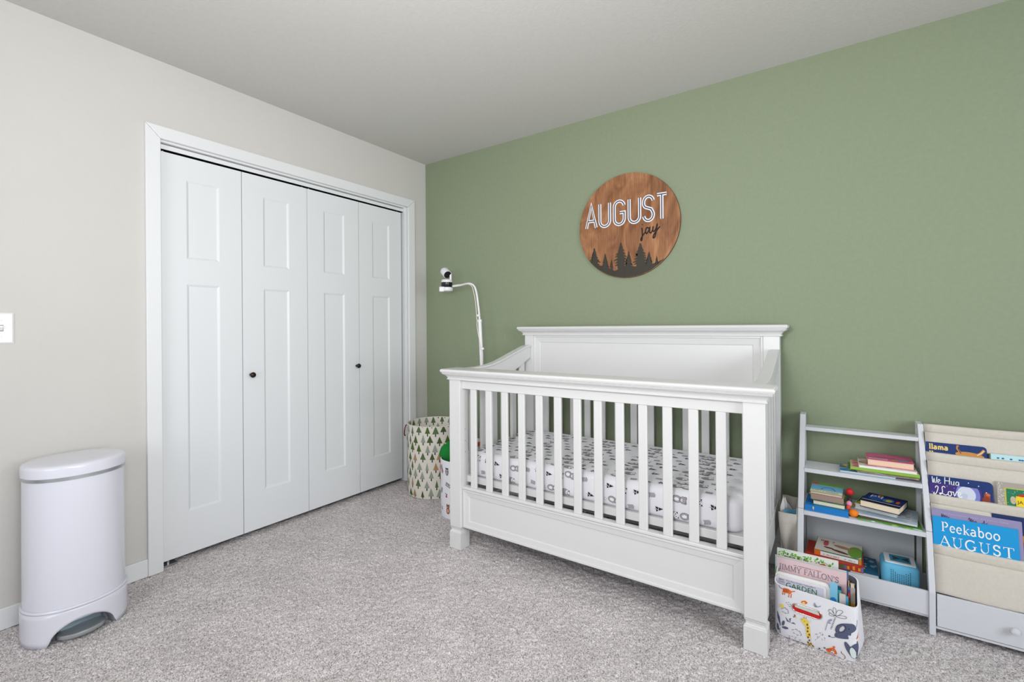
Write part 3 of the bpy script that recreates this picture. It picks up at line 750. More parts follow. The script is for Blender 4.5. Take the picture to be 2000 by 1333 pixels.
# small animal-print bin behind the crib's left side and its contents
sb = thing('toy_bin', (.74, -.43, 0), 'small white cloth bin printed with woodland animals, between the tree hamper and the crib', 'storage bin')
SC, SR, SH = (.742, -.43), .142, .345
_, sfn, _ = soft_pot('bag', SC, SR, SH, M_SHEET, sb)
RED, BRN, DG, LG = ink((196, 54, 50)), ink((120, 72, 50)), ink((66, 64, 72)), ink((120, 150, 128))
def bird_owl(): 
    A = Art(); A.p(ell(0, 0, .55, .95, 18), DG, 1).p(ell(0, -.25, .36, .55, 14), M_GREYP, 2)
    for s in (-1, 1): A.p([(s*.5, 1.05), (s*.1, .75), (s*.5, .5)], DG, 1).p(ell(s*.22, .42, .17, .17, 10), WHITE, 2).p(ell(s*.22, .42, .08, .08, 8), DG, 3)
    return A
def brown_bear():
    A = Art(); A.p(ell(0, -.5, .5, .7, 16), BRN, 1).p(ell(0, .45, .45, .42, 16), BRN, 1).p(ell(0, -.5, .3, .45, 12), ink((224, 168, 150)), 2).p(ell(0, .38, .2, .16, 10), ink((224, 168, 150)), 2)
    for s in (-1, 1): A.p(ell(s*.34, .85, .14, .14, 8), BRN, 1).p(ell(s*.16, .58, .04, .04, 6), DG, 2)
    A.p(ell(0, .42, .06, .05, 6), DG, 3); return A
def berries():
    A = Art(); A.p(ell(0, 0, .3, .3, 12), RED, 1).p(ell(.12, .5, .32, .14, 10, rot=40), DG, 1).p(ell(-.35, .75, .3, .12, 10, rot=-30), LG, 1); A.line([(0,.2),(.05,.9)], .06, DG, 1); return A
def sprig():
    A = Art(); A.line([(0,-.9),(.05,0),(0,.9)], .07, DG, 1)
    for i in range(5):
        for s in (-1, 1): A.p(ell(s*.28, -.6+.32*i, .24, .09, 8, rot=s*35), DG, 1)
    return A
A = Art()
for i in range(8):
    u = SR*math.radians(-140 + 45*i)
    A.merge(bird_owl(), .024, .024, u, .285); A.merge(sprig(), .03, .03, u+.055, .29, 30); A.merge(sprig(), .026, .026, u+.01, .205, 70)
    A.merge(berries(), .022, .022, u-.005, .135); A.merge(sprig(), .022, .022, u+.05, .16, -20)
    A.merge(brown_bear(), .027, .027, u+.008, .065); A.merge(berries(), .018, .018, u+.06, .05, 20)
mb = MB(); A.cells(.010, .03).to(mb, sfn, .0003); mb.build('animal_print', None, sb, kind='stuff')
a = math.radians(196); on = Vector((math.cos(a), math.sin(a), 0)); tn = Vector((-on.y, on.x, 0)); bs = Vector((SC[0], SC[1], .27)) + on*(SR+.002)
b = MB(); R = []
for dz, o_ in ((.045, .001), (.04, .010), (.0, .013), (-.04, .010), (-.045, .001)):
    R.append([tuple(bs + on*(o_+q) + tn*s + Vector((0,0,dz))) for s, q in ((-.011, 0), (.011, 0), (.011, .003), (-.011, .003))])
b.rings(R).build('handle', ink((226, 78, 52)), sb, smooth=True, angle=40, label='red fabric handle')
# contents
def blob(name, c, r, m_, label, cat, lumps=(), seed=1, group=None):
    t_ = thing(name, (c[0], c[1], c[2]-r[2]), label, cat, group)
    rnd_ = random.Random(seed); mb = MB(); R = []
    for j in range(1, 12):
        th = PI*j/12; R.append([(c[0]+r[0]*math.sin(th)*math.cos(2*PI*i/20)*(1+.06*math.sin(3*i+j)), c[1]+r[1]*math.sin(th)*math.sin(2*PI*i/20)*(1+.06*math.cos(2*i)), c[2]-r[2]*math.cos(th)) for i in range(20)])
    mb.rings(R).build('body', m_, t_, smooth=True)
    for nm, lc, lr, lm in lumps:
        q = MB(); R = []
        for j in range(1, 8):
            th = PI*j/8; R.append([(lc[0]+lr[0]*math.sin(th)*math.cos(2*PI*i/14), lc[1]+lr[1]*math.sin(th)*math.sin(2*PI*i/14), lc[2]-lr[2]*math.cos(th)) for i in range(14)])
        q.rings(R).build(nm, lm, t_, smooth=True)
    return t_
GP = mat('green_plush', (38, 128, 58), .95, .1, bump=.6, bscale=300)
blob('plush_toy', (.645, -.47, .36), (.052, .05, .062), GP, 'bright green plush toy sticking out of the woodland-print bin', 'plush toy', [('crest', (.655, -.47, .418), (.016, .02, .022), GP), ('fin', (.618, -.475, .385), (.02, .02, .02), GP)])
blob('plush_toy', (.748, -.50, .33), (.035, .03, .04), mat('teal_plush', (44, 150, 140), .95, .1, bump=.6, bscale=300), 'teal plush toy in the woodland-print bin, seen through the crib slats', 'plush toy', [('fin', (.748, -.50, .372), (.012, .012, .014), mat('teal_plush', (44,150,140)))])
tt = blob('stuffed_animal', (.700, -.36, .43), (.04, .038, .07), mat('dark_fur', (62, 44, 42), .95, .1, bump=.7, bscale=260), 'dark brown stuffed animal standing behind the crib post in the toy bin', 'plush toy', [('head', (.690, -.37, .505), (.03, .03, .032), mat('dark_fur', (62,44,42))), ('ear', (.674, -.375, .53), (.011, .009, .012), mat('tan_fur', (178, 140, 110), .95, .1, bump=.5))])
tt = thing('toy_box', (.815, -.375, .30), 'red and white striped box in the woodland-print bin, behind the crib slats', 'toy box')
MB().box(.785, .846, -.42, -.345, .30, .452).build('body', ink((206, 204, 206)), tt, bevel=.006)
for z0, m_ in ((.31, ink((214, 92, 44))), (.375, ink((206, 74, 52))), (.420, ink((214, 84, 44)))):
    MB().box(.7845, .8465, -.4205, -.3445, z0, z0+.026).build('stripe', m_, tt)

# ------------------------------------------------------------------ baby camera on its floor stand
st = thing('camera_stand', (.718, -.20, 0), 'slim white gooseneck floor stand rising behind the left end of the crib', 'stand')
MB().lathe((.72, -.19, 0), [(.085, 0), (.085, .006), (.078, .012), (.02, .016)], seg=32).build('base', M_PLW, st, smooth=True, angle=40)
MB().tube([(.720, -.2, .012), (.718, -.2, .40), (.710, -.2, .906), (.6955, -.2, 1.196)], .0125, 14).build('pole', M_PLW, st, smooth=True, angle=40)
MB().lathe((.6955, -.2, 1.188), [(.0145, 0), (.0145, .016), (.008, .02)], seg=16).build('collar', M_PLW, st, smooth=True, angle=40)
gp = smooth_path([(.695,-.2,1.2), (.690,-.2,1.25), (.683,-.2,1.30), (.671,-.2,1.375), (.652,-.2,1.428), (.617,-.2,1.450), (.57,-.2,1.4505), (.52,-.2,1.444), (.455,-.2,1.441)], 4)
MB().tube(gp, .0068, 10).build('gooseneck', M_PLW, st, smooth=True)
cab = smooth_path([(.46,-.205,1.447), (.52,-.207,1.449), (.60,-.208,1.447), (.637,-.21,1.43), (.655,-.21,1.38), (.668,-.21,1.32), (.676,-.21,1.24), (.679,-.213,1.215), (.684,-.215,1.2), (.682,-.213,1.16), (.700,-.215,1.08), (.715,-.215,1.02), (.728,-.215,.995), (.731,-.215,.96), (.729,-.215,.915), (.724,-.215,.89), (.735,-.215,.80), (.742,-.215,.70), (.735,-.215,.60), (.705,-.215,.50), (.70,-.21,.35), (.71,-.215,.02)], 4)
MB().tube(cab, .0026, 6).build('cable', ink((226, 224, 220)), st, smooth=True)
for q, z in (((.682,-.205), 1.225), ((.7145,-.205), 1.003)):
    MB().lathe((q[0]+.006, q[1], z), [(.010, 0), (.012, .004), (.010, .014)], seg=12).build('cable_clip', M_PLW, st)
cc = (.398, -.197, 1.437)
MB().lathe((cc[0], cc[1], 1.408), [(.030, 0), (.040, .004), (.043, .012), (.043, .026), (.040, .029)], seg=32).build('tray', M_PLW, st, smooth=True, angle=40)
b = MB(); dR = Vector((.82, .57, 0)); dT = Vector((.57, -.82, 0)); o_ = Vector((.398, -.197, 0)) - dR*.030 + dT*.028
P = [o_ + dR*a + dT*c_ for a, c_ in ((-.018, -.012), (.018, -.012), (.018, .016), (-.018, .016))]
b.rings([[(p.x, p.y, 1.404) for p in P], [(p.x, p.y, 1.440) for p in P]]).build('tray_clamp', M_PLW, st, bevel=.006)
bc = thing('baby_camera', (.398, -.197, 1.4375), 'white swivel baby camera with a black base ring, on top of the gooseneck stand', 'camera')
MB().lathe(cc, [(.038, 0), (.0395, .002), (.0395, .034), (.0385, .035)], seg=36).build('base_ring', M_PLB, bc, smooth=True, angle=40, label='black glossy ring')
MB().lathe((cc[0], cc[1], cc[2]+.035), [(.0385, 0), (.0385, .014), (.035, .019), (.02, .020)], seg=36).build('turntable', M_PLW, bc, smooth=True, angle=40)
b = MB(); o_ = Vector((.398, -.197, 0)) + dR*.028
P = [o_ + dR*a + dT*c_ for a, c_ in ((-.007, -.014), (.007, -.014), (.007, .014), (-.007, .014))]
b.rings([[(p.x, p.y, 1.488) for p in P], [(p.x, p.y, 1.540) for p in P]]).build('yoke', M_PLW, bc, bevel=.004)
ax = Vector((.83, -.34, -.52)).normalized(); hc = Vector((.392, -.199, 1.540))
MB().lathe(hc - ax*.042, [(.010, 0), (.024, .003), (.029, .012), (.0300, .03), (.0295, .072), (.0285, .074)], ax, 32).build('head', M_PLW, bc, smooth=True, angle=40)
MB().lathe(hc + ax*.0305, [(.0265, 0), (.0265, .0030), (.025, .0036), (.011, .0030), (.001, .0034)], ax, 32).build('lens', M_PLB, bc, smooth=True, angle=30, label='black round lens')

# ------------------------------------------------------------------ bookshelf with sling rack
bs = thing('bookshelf', (2.94, -.18, 0), 'white kids bookshelf, open shelves on its left and linen book slings on its right', 'bookshelf')
prof = [(-.357, 0), (-.357, .155), (-.293, .360), (-.085, .735)]
def leg_poly(wd=.034):
    # front board following the slanted profile
    F = prof; Bk = [(-.357+wd, 0), (-.357+wd, .150), (-.293+wd*1.05, .366), (-.085+wd*1.1, .735)]
    return F + Bk[::-1]
def gable(x0, x1):
    MB().prism([prof[0], prof[1], prof[2], (prof[2][0]+.036, .3605), (-.357+.034, .150), (-.357+.034, 0)], 'x', x0, x1).build('front_leg', M_SHELFW, bs, bevel=.0015)
    MB().prism([(prof[2][0], .3615), prof[3], (-.085+.05, .735), (prof[2][0]+.036, .3615)], 'x', x0, x1).build('front_leg', M_SHELFW, bs, bevel=.0015)
    MB().box(x0, x1, -.0345, -.0135, 0, .735).build('back_leg', M_SHELFW, bs, bevel=.0015)
gable(2.518, 2.5395); gable(2.937, 2.9555); gable(3.353, 3.3715)
def yf(z): return float(np.interp(z, [p[1] for p in prof], [p[0] for p in prof]))
MB().box(2.5395, 2.937, yf(.67)+.004, -.05, .667, .683).build('top_rail', M_SHELFW, bs, bevel=.001)
MB().box(2.5395, 2.937, yf(.5)+.002, -.07, .499, .5165).build('shelf', M_SHELFW, bs, bevel=.001)
MB().box(2.5395, 2.937, yf(.34)+.002, -.04, .337, .3545).build('shelf', M_SHELFW, bs, bevel=.001)
MB().box(2.5395, 2.937, -.34, -.03, .054, .068).build('shelf', M_SHELFW, bs, bevel=.001)
MB().box(2.5395, 2.937, -.350, -.340, .066, .1555).build('front_board', M_SHELFW, bs, bevel=.0015)
MB().box(2.5395, 2.930, -.040, -.030, .068, .3385).build('back_panel', M_BACKP, bs, bevel=.001)
for z in (.72, .632, .48, .30, .13, .02):
    MB().lathe((2.937, yf(z)+.018, z), [(.0042, 0), (.0042, .001), (.002, .002)], (-1,0,0), 12).build('screw', M_BRUSH, bs)
D = [(-.085, .735), (-.147, .632), (-.223, .484), (-.300, .316), (-.347, .158)]
XS0, XS1 = 2.9565, 3.3525
for k, (y, z) in enumerate(D[:4]):
    # sling cloth: rolled hem on its dowel, front drop to behind the next dowel, then back up inside
    yc, zc = y + .009, z - .008
    MB().tube([(XS0, yc, zc), (XS1, yc, zc)], .006, 10).build('dowel', M_SHELFW, bs)
    n = 14; hem = []
    for i in range(n+1):
        a = math.radians(200 - 300*i/n) ; hem.append((yc + .0095*math.cos(a), zc + .0095*math.sin(a)))
    ny, nz = D[k+1]
    sv = np.array([ny-y, nz-z]); Ls = np.linalg.norm(sv); sv = sv/Ls; nv_ = np.array([-sv[1], sv[0]])
    if nv_[0] < 0: nv_ = -nv_
    def tp(d, o_): p = np.array([y, z]) + sv*d + nv_*o_; return (float(p[0]), float(p[1]))
    if k < 3: tail = [tp(.034, -.006), tp(.055, -.004), tp(.09, .006), tp(Ls-.03, .026), tp(Ls+.02, .040), tp(Ls+.045, .055), tp(Ls+.035, .075)]
    else: tail = [tp(.032, -.004), tp(.06, -.005), tp(Ls-.03, .002), tp(Ls-.004, .006), (ny+.02, nz-.003), (ny+.10, nz-.005)]
    front = [(yc - .0095, zc), (yc - .0092, zc-.006)]
    # hem (front lip about 18 mm deep, with a stitched step) then the cloth
    P = [(yc + .008, zc - .012), (yc+.0095, zc), (yc+.006, zc+.0085), (yc, zc+.0100), (yc-.006, zc+.0085), (yc-.0098, zc+.001), (yc-.0100, zc-.010), (yc-.0098, zc-.0225), (yc-.0082, zc-.0240)]
    P2 = smooth_path(P, 3) + smooth_path([P[-1]] + tail, 5)[1:]
    xs_ = np.linspace(XS0, XS1, 13); V = []; rnd_ = random.Random(k)
    for (a, b_) in P2:
        V.append([(x, a + .0015*math.sin(9*x*3+k)*(1 if b_ < zc-.03 else 0), b_ - .003*math.sin(PI*(x-XS0)/(XS1-XS0))) for x in xs_])
    mb = MB(); mb.rings(V, closed=False, cap0=False, cap1=False)
    mb.build('sling', M_LINEN, bs, smooth=True, solid=.0016, label='natural linen book sling')
MB().box(XS0, XS1, -.345, -.31, .0225, .031).build('drawer_rail', M_SHELFW, bs, bevel=.001)
b = MB(); b.box(2.960, 3.349, -.349, -.339, .034, .152); b.box(2.962, 2.972, -.339, -.08, .034, .140); b.box(3.337, 3.347, -.339, -.08, .034, .140); b.box(2.972, 3.337, -.09, -.08, .034, .140); b.box(2.972, 3.337, -.339, -.09, .034, .040)
dr = b.build('drawer', M_SHELFW, bs, bevel=.0015)
MB().lathe((3.158, -.349, .094), [(.006, 0), (.0055, .006), (.008, .010), (.0125, .014), (.0135, .019), (.011, .024), (.004, .0265), (.0005, .027)], (0,-1,0), 24).build('knob', M_SHELFW, dr, smooth=True, angle=40)
# linen side pocket hanging from the left side of the shelf
b = MB(); V = []
for z, x0, y, g in ((.332, 2.4445, -.300, .0), (.29, 2.447, -.301, .003), (.24, 2.452, -.298, .005), (.18, 2.460, -.29, .006), (.12, 2.470, -.28, .004), (.08, 2.480, -.27, .0)):
    V.append([(x0 + (2.5155-x0)*t, y - g*math.sin(t*PI*2.3) - .004*math.sin(PI*t), z) for t in np.linspace(0, 1, 12)])
b.rings(V, closed=False, cap0=False, cap1=False)
fp = b.build('side_pocket', M_LINEN, bs, smooth=True, solid=.0025, label='linen side pocket')
b = MB(); V = []
for z, x0 in ((.345, 2.4445), (.26, 2.447), (.16, 2.46), (.08, 2.48)):
    V.append([(x0 + (2.5155-x0)*t, -.10 + .006*math.sin(t*7), z) for t in np.linspace(0, 1, 10)])
b.rings(V, closed=False, cap0=False, cap1=False); b.build('side_pocket', M_LINEN, bs, smooth=True, solid=.0025)
b = MB(); V = []
for y in np.linspace(-.30, -.10, 8):
    g = .0045*math.sin((y+.3)*40)
    V.append([(2.5150 - abs(g)*.3, y, .36), (2.5135 - abs(g), y, .26), (2.5135 - abs(g), y, .16), (2.5150, y, .08)])
b.rings(V, closed=False, cap0=False, cap1=False); b.build('side_pocket', M_LINEN, bs, smooth=True, solid=.002)
MB().prism([(2.4925, .08), (2.5055, .20), (2.5165, .335), (2.5165, .08)], 'y', -.304, -.3025).build('pocket_flap', M_LINEN, bs)

# ------------------------------------------------------------------ books
def book_flat(label, x0, x1, y0, y1, z0, z1, cover, art=None, rot=0, spine=None, front='pages', group=None, cat='book', pages=None, spine_art=None, tilt=0):
    cx_, cy_ = (x0+x1)/2, (y0+y1)/2; L, W = (x1-x0)/2, (y1-y0)/2
    t_ = thing('book', (cx_, cy_, z0), label, cat, group)
    t_.rotation_euler = (math.radians(tilt), 0, math.radians(rot))
    ct = min(.0022, (z1-z0)*.2)
    mb = MB(); mb.box(cx_-L, cx_+L, cy_-W, cy_+W, z0, z0+ct); mb.box(cx_-L, cx_+L, cy_-W, cy_+W, z1-ct, z1)
    if front == 'spine': mb.box(cx_-L, cx_+L, cy_-W, cy_-W+ct, z0+ct, z1-ct)
    else: mb.box(cx_-L, cx_+L, cy_+W-ct, cy_+W, z0+ct, z1-ct)
    cv = mb.build('cover', cover, t_)
    i = .0022
    MB().box(cx_-L+i, cx_+L-i, cy_-W+(i if front == 'pages' else ct), cy_+W-ct-(.0 if front == 'pages' else i), z0+ct, z1-ct).build('pages', pages or M_PAGES, t_)
    if art:
        mb = MB(); art.to(mb, plane((cx_-L, cy_-W, z1), (2*L,0,0), (0,2*W,0), (0,0,1)), .00025, clip=(0.01,0.01,.99,.99)); mb.build('cover_art', None, cv)
    if spine_art:
        mb = MB(); spine_art.to(mb, plane((cx_-L, cy_-W, z0), (2*L,0,0), (0,0,z1-z0), (0,-1,0)), .00025, clip=(0.005,0.02,.995,.98)); mb.build('spine_art', None, cv)
    return t_
def patches(cols, n=10, seed=1, smin=.04, smax=.14, asp=1.5, y0=0., y1=1., x0=0, x1=1):
    A = Art(); r_ = random.Random(seed)
    for k in range(n):
        s = r_.uniform(smin, smax); A.p(ell(r_.uniform(x0, x1), r_.uniform(y0, y1), s, s*asp*r_.uniform(.5, 1.2), 12, rot=r_.uniform(0, 50)), ink(r_.choice(cols)), 1 + k % 3)
    return A
def scribble(n, x0, x1, y, hgt, m, seed=0, w_=.012):
    A = Art(); r_ = random.Random(seed); x = x0; P = []
    for k in range(n): 
        xx = x0 + (x1-x0)*k/n; d = (x1-x0)/n*.8; t_ = r_.random()
        if t_ < .12: continue
        A.line([(xx, y), (xx+d*.3, y+hgt*r_.uniform(.5, 1)), (xx+d*.6, y+hgt*r_.uniform(0, .4)), (xx+d*.9, y+hgt*r_.uniform(.3, .9))], w_, m, 5)
    return A
S1 = 'books stacked on the upper shelf'; S2 = 'books stacked on the middle shelf'; S3 = 'books in the bottom compartment'
# upper shelf (top z .5165)
A = patches([(236,200,70),(90,160,200),(120,80,50),(60,120,170)], 14, 3, x1=.3); book_flat('light blue picture book poking out left at the bottom of the upper shelf stack', 2.668, 2.858, -.196, -.075, .5168, .5245, ink((120,176,212)), A, 0, group=S1)
book_flat('thin multicoloured paperback second from the bottom of the upper shelf stack', 2.730, 2.930, -.193, -.075, .5247, .5300, ink((150,128,140)), None, 0, front='spine', group=S1, spine_art=patches([(210,170,90),(90,140,80),(200,120,110),(230,230,230),(90,110,150)], 50, 4, .01, .02, 20))
book_flat('thin brown and green paperback below the pale pink cover on the upper shelf', 2.700, 2.932, -.195, -.075, .5302, .5352, ink((104,130,70)), None, 0, front='spine', group=S1, spine_art=patches([(150,80,60),(90,150,60),(220,220,210),(80,60,50)], 40, 9, .01, .03, 20))
A = Art().p(rect(0,0,1,1), ink((226,208,196)), 1); 
for k in range(4): A.p(ell(.09, .15+.24*k, .075, .10, 14), ink([(204,92,124),(216,140,90)][k % 2]), 2)
book_flat('lime green spined book with pale pink dotted cover in the upper shelf stack', 2.706, 2.932, -.195, -.072, .5354, .5462, ink((140,186,70)), A, 0, front='spine', group=S1)
A = Art().p(rect(0,0,1,1), ink((214,208,196)), 1).merge(patches([(150,110,86),(190,170,150)], 8, 6, x1=.35)); A.merge(scribble(6, .5, .6, .1, .06, M_INK, 2, .008))
book_flat('wide cream picture book under the pink board book on the upper shelf', 2.735, 2.925, -.190, -.062, .5464, .5560, ink((232,232,230)), A, 0, group=S1, pages=ink((236,236,234)))
A = Art().p(rect(0,0,1,1), ink((206,104,140)), 1).p(rect(.03,.32,.95,.38), ink((110,90,110)), 2).p(rect(.04,.08,.45,.26), ink((232,180,190)), 2).p(ell(.6,.2,.06,.12,12), ink((196,140,80)), 3).p(ell(.72,.2,.06,.1,12), ink((120,140,160)), 3).p(ell(.84,.22,.06,.1,12), ink((120,140,160)), 3).merge(scribble(12, .08, .42, .12, .08, M_INK, 3, .008)).merge(scribble(16, .2, .65, .42, .08, ink((150,60,90)), 4, .01))
book_flat('small pink board book on top of the upper shelf stack', 2.765, 2.918, -.172, -.052, .5562, .5830, ink((206,104,140)), A, 0, group=S1, pages=ink((238,206,180)))
# middle shelf left
A = Art().p(ell(.12,.9,.12,.12,12), ink((240,170,60)), 2).merge(patches([(40,120,190),(30,100,170)], 6, 4)); SA = Art().p(ell(.20, .62, .018, .22, 10), ink((240,214,140)), 3).p([(.19,.45),(.215,.45),(.20,.1)], ink((220,150,80)), 3)
book_flat('big bright blue book at the bottom of the left middle shelf stack', 2.547, 2.700, -.288, -.10, .3548, .3800, ink((30,122,196)), A, -2, front='spine', group=S2, spine_art=SA)
book_flat('green board book with orange and purple picture, under the taupe book on the middle shelf', 2.577, 2.690, -.272, -.13, .3802, .3990, ink((64,130,60)), patches([(226,140,50),(150,50,90),(240,240,230),(80,70,150)], 14, 8, .05, .12), -4, group=S2)
book_flat('taupe book second from the top of the left middle shelf stack', 2.568, 2.684, -.262, -.13, .3992, .4210, ink((160,136,124)), None, -3, front='spine', group=S2)
A = Art().p(rect(0,0,1,.22), ink((222,214,180)), 1).p(rect(0,.22,1,.75), ink((118,178,208)), 1).p(rect(0,.75,1,1), ink((120,164,66)), 1).p(ell(.12,.85,.12,.1,10), ink((210,90,60)), 2); A.line(arcp(.55,.25,.22,.3,10,170,8), .03, ink((60,100,160)), 3).merge(scribble(10, .4, .9, .06, .1, M_INK, 6, .01)).merge(scribble(8, .05, .35, .12, .1, ink((90,140,80)), 7, .01))
book_flat('small board book with blue sky cover on top of the left middle shelf stack', 2.564, 2.680, -.250, -.135, .4215, .4360, ink((120,164,150)), A, -3, group=S2, pages=ink((222,196,176)), tilt=5)
# little toys between the stacks
tt = thing('rattle_toy', (2.708, -.235, .3545), 'orange, red and pink soft rattle wedged between the two middle shelf stacks', 'toy')
def ball(mbn, c, r, m_, par):
    R = []
    for j in range(1, 9):
        th = PI*j/9; R.append([(c[0]+r[0]*math.sin(th)*math.cos(2*PI*i/16), c[1]+r[1]*math.sin(th)*math.sin(2*PI*i/16), c[2]-r[2]*math.cos(th)) for i in range(16)])
    MB().rings(R).build(mbn, m_, par, smooth=True)
ball('orange_pad', (2.714, -.262, .370), (.017,.018,.0155), ink((238,130,30)), tt); ball('pink_pad', (2.700, -.235, .398), (.010,.01,.012), ink((222,150,180)), tt)
ball('dark_pad', (2.702, -.22, .405), (.008,.012,.018), ink((60,40,50)), tt); ball('red_pad', (2.703, -.20, .438), (.014,.014,.014), ink((200,36,40)), tt); ball('orange_pad', (2.697, -.245, .383), (.008,.01,.012), ink((220,80,50)), tt)
# middle shelf right
book_flat('thin green book at the bottom of the right middle shelf stack', 2.728, 2.928, -.285, -.12, .3548, .3605, ink((90,150,50)), None, 0, front='spine', group=S2, spine_art=patches([(60,110,40),(200,220,230),(140,180,70),(40,60,90)], 20, 5, .02, .05, 12))
book_flat('dark paperback second from the bottom of the right middle shelf stack', 2.733, 2.915, -.275, -.12, .3607, .3660, ink((90,70,64)), None, 1, front='spine', group=S2)
A = Art().p(rect(0,0,1,1), ink((168,186,202)), 1).p(rect(0,.35,.22,.75), ink((222,206,120)), 2).p(rect(.72,.15,.92,.8), ink((196,206,216)), 2).merge(patches([(140,170,196),(190,204,214)], 10, 2, .03, .1)).p(ell(.33,.4,.05,.08,10), ink((120,110,150)), 4)
for k in range(4): A.merge(scribble(7, .74, .90, .22+.14*k, .08, ink((110,104,120)), k, .008))
book_flat('large pale grey-blue book beneath the navy book on the middle shelf', 2.694, 2.925, -.272, -.10, .3662, .3745, ink((178,192,206)), A, -7, group=S2, pages=ink((220,222,224)))
A = Art().p(rect(0,0,1,1), ink((40,96,48)), 1).p([(0,0),(.2,0),(.32,1),(.18,1)], ink((190,180,60)), 2).merge(patches([(50,110,60),(30,70,130)], 8, 6, .04, .1, x1=.5))
book_flat('green and white board book behind the navy book on the middle shelf', 2.733, 2.872, -.225, -.095, .3747, .3960, ink((224,226,220)), A, -14, group=S2, pages=ink((214,216,214)))
A = Art().p(rect(0,0,1,1), ink((24,40,92)), 1).p(rect(0,0,1,.16), ink((14,18,34)), 2).p(rect(0,.16,1,.19), ink((226,226,230)), 3).p(ell(.30,.55,.2,.28,16), ink((36,84,150)), 2).p(ell(.62,.5,.14,.2,16), ink((60,110,150)), 3).p(ell(.64,.48,.08,.12,12), ink((190,160,50)), 4).p(ell(.34,.85,.08,.08,12), ink((190,110,40)), 3).p(ell(.86,.5,.05,.14,10), ink((196,80,40)), 4)
A.merge(text_art('hd', WHITE, .34, 5), 1, 1, .46, .78, 180)
book_flat('thick navy board book on top of the right middle shelf stack', 2.752, 2.882, -.258, -.130, .3962, .4240, ink((18,28,66)), A, -17, group=S2, pages=ink((236,222,196)))
# bottom compartment
book_flat('orange book at the very bottom of the lowest pile beside the blue audio box', 2.552, 2.797, -.325, -.12, .0685, .0850, ink((216,120,60)), None, 0, front='spine', group=S3)
book_flat('royal blue book under the teal book in the bottom compartment', 2.550, 2.795, -.325, -.12, .0852, .118, ink((28,92,160)), None, 0, front='spine', group=S3)
A = Art().p(rect(0,0,1,1), ink((24,88,122)), 1).p(rect(.62,0,1,.18), ink((200,210,216)), 2).merge(patches([(120,160,180)], 5, 3, .02, .04, x0=.85, y0=.3)); 
for k in range(4): A.merge(scribble(3, .02, .12, .35+.15*k, .1, WHITE, k, .01)); A.merge(scribble(2, .8, .86, .35+.12*k, .1, WHITE, k+9, .008))
book_flat('wide teal book with white lettering, jutting out on both sides of the bottom pile', 2.549, 2.795, -.322, -.115, .1182, .1400, ink((24,88,122)), A, 0, front='spine', group=S3)
SA = Art(); cs = [(204,60,40),(230,160,50),(90,120,180),(60,120,70),(200,50,40)]; r_ = random.Random(3)
for k in range(22): SA.p(rect(k/22+.004, r_.uniform(0,.3), (k+1)/22-.004, r_.uniform(.6,1)), ink(r_.choice(cs)), 1)
book_flat('red and green book with bright coloured squares on its spine, in the bottom compartment', 2.546, 2.748, -.290, -.115, .1402, .1620, ink((190,56,40)), None, -2, front='spine', group=S3, spine_art=SA)
A = Art().p(rect(0,0,1,1), ink((222,214,204)), 1).p(ell(.86,.4,.16,.4,16), ink((112,160,60)), 2).p(ell(.6,.55,.22,.1,12,rot=-15), ink((176,130,96)), 2).p(ell(.55,.2,.2,.07,12,rot=-20), ink((110,70,56)), 2).p(ell(.22,.6,.06,.2,12), ink((200,80,90)), 2).merge(scribble(8, .1, .4, .7, .14, M_INK, 2, .012)).p(ell(.3,.3,.12,.05,10,rot=-10), ink((90,60,50)), 3)
SA = Art().p(rect(0,0,.14,1), ink((220,110,40)), 1).p(rect(.94,0,1,1), ink((220,130,50)), 1).p(rect(.14,.1,.93,.85), WHITE, 1).merge(scribble(20, .2, .55, .3, .3, ink((180,60,60)), 1, .008)).merge(scribble(12, .65, .9, .3, .3, ink((60,110,60)), 1, .008))
book_flat('white picture book with brown and green cover art on top of the bottom compartment pile', 2.580, 2.745, -.265, -.115, .1622, .1850, ink((60,120,70)), A, -4, front='spine', group=S3, spine_art=SA)

# blue audio cube
ab = thing('audio_player', (2.862, -.222, .068), 'light blue cube speaker with white top panel, at the right of the bottom compartment', 'speaker')
BL = mat('sky_blue_fabric', (104, 184, 222), .7, .3, bump=.2, bscale=400)
b = MB(); R = []
def rr4(i, z, r=.018): return rrect(2.803+i, 2.922-i, -.282+i, -.162-i, r, z, 4)
for z, i in ((.069, .006), (.074, .001), (.08, 0), (.186, .0), (.195, .003), (.200, .010)): R.append(rr4(i, z))
b.rings(R).build('body', BL, ab, smooth=True, angle=50)
b = MB(); b.rings([rrect(2.815, 2.912, -.268, -.176, .006, .198, 3), rrect(2.815, 2.912, -.268, -.176, .006, .2035, 3)]).build('top_panel', ink((226,228,230)), ab, bevel=.0008)
A = Art().p(rect(.18,.15,.85,.85), ink((58,140,176)), 1).p([(.28,.28),(.28,.72),(.55,.5)], ink((52,64,76)), 2).p([(.80,.28),(.80,.72),(.52,.5)], ink((52,64,76)), 2)
mb = MB(); A.to(mb, plane((2.815,-.268,.2036), (.097,0,0), (0,.092,0), (0,0,1)), .0003); mb.build('screen', None, ab)
A = Art(); DK = ink((30, 60, 84))
for i in range(10):
    top = {0:0,1:1,2:1,3:2,4:2,5:2,6:2,7:1,8:1,9:0}[i] if i not in (1,) else 0
    for j in range(13):
        if j < top: continue
        A.p(ell(.030+.0065*i, .110-.0065*j, .0019, .0019, 6), DK, 1)
mb = MB(); A.to(mb, plane((2.803,-.2822,.068), (1,0,0), (0,0,1), (0,-1,0)), .0003); mb.build('speaker_holes', None, ab, kind='stuff')

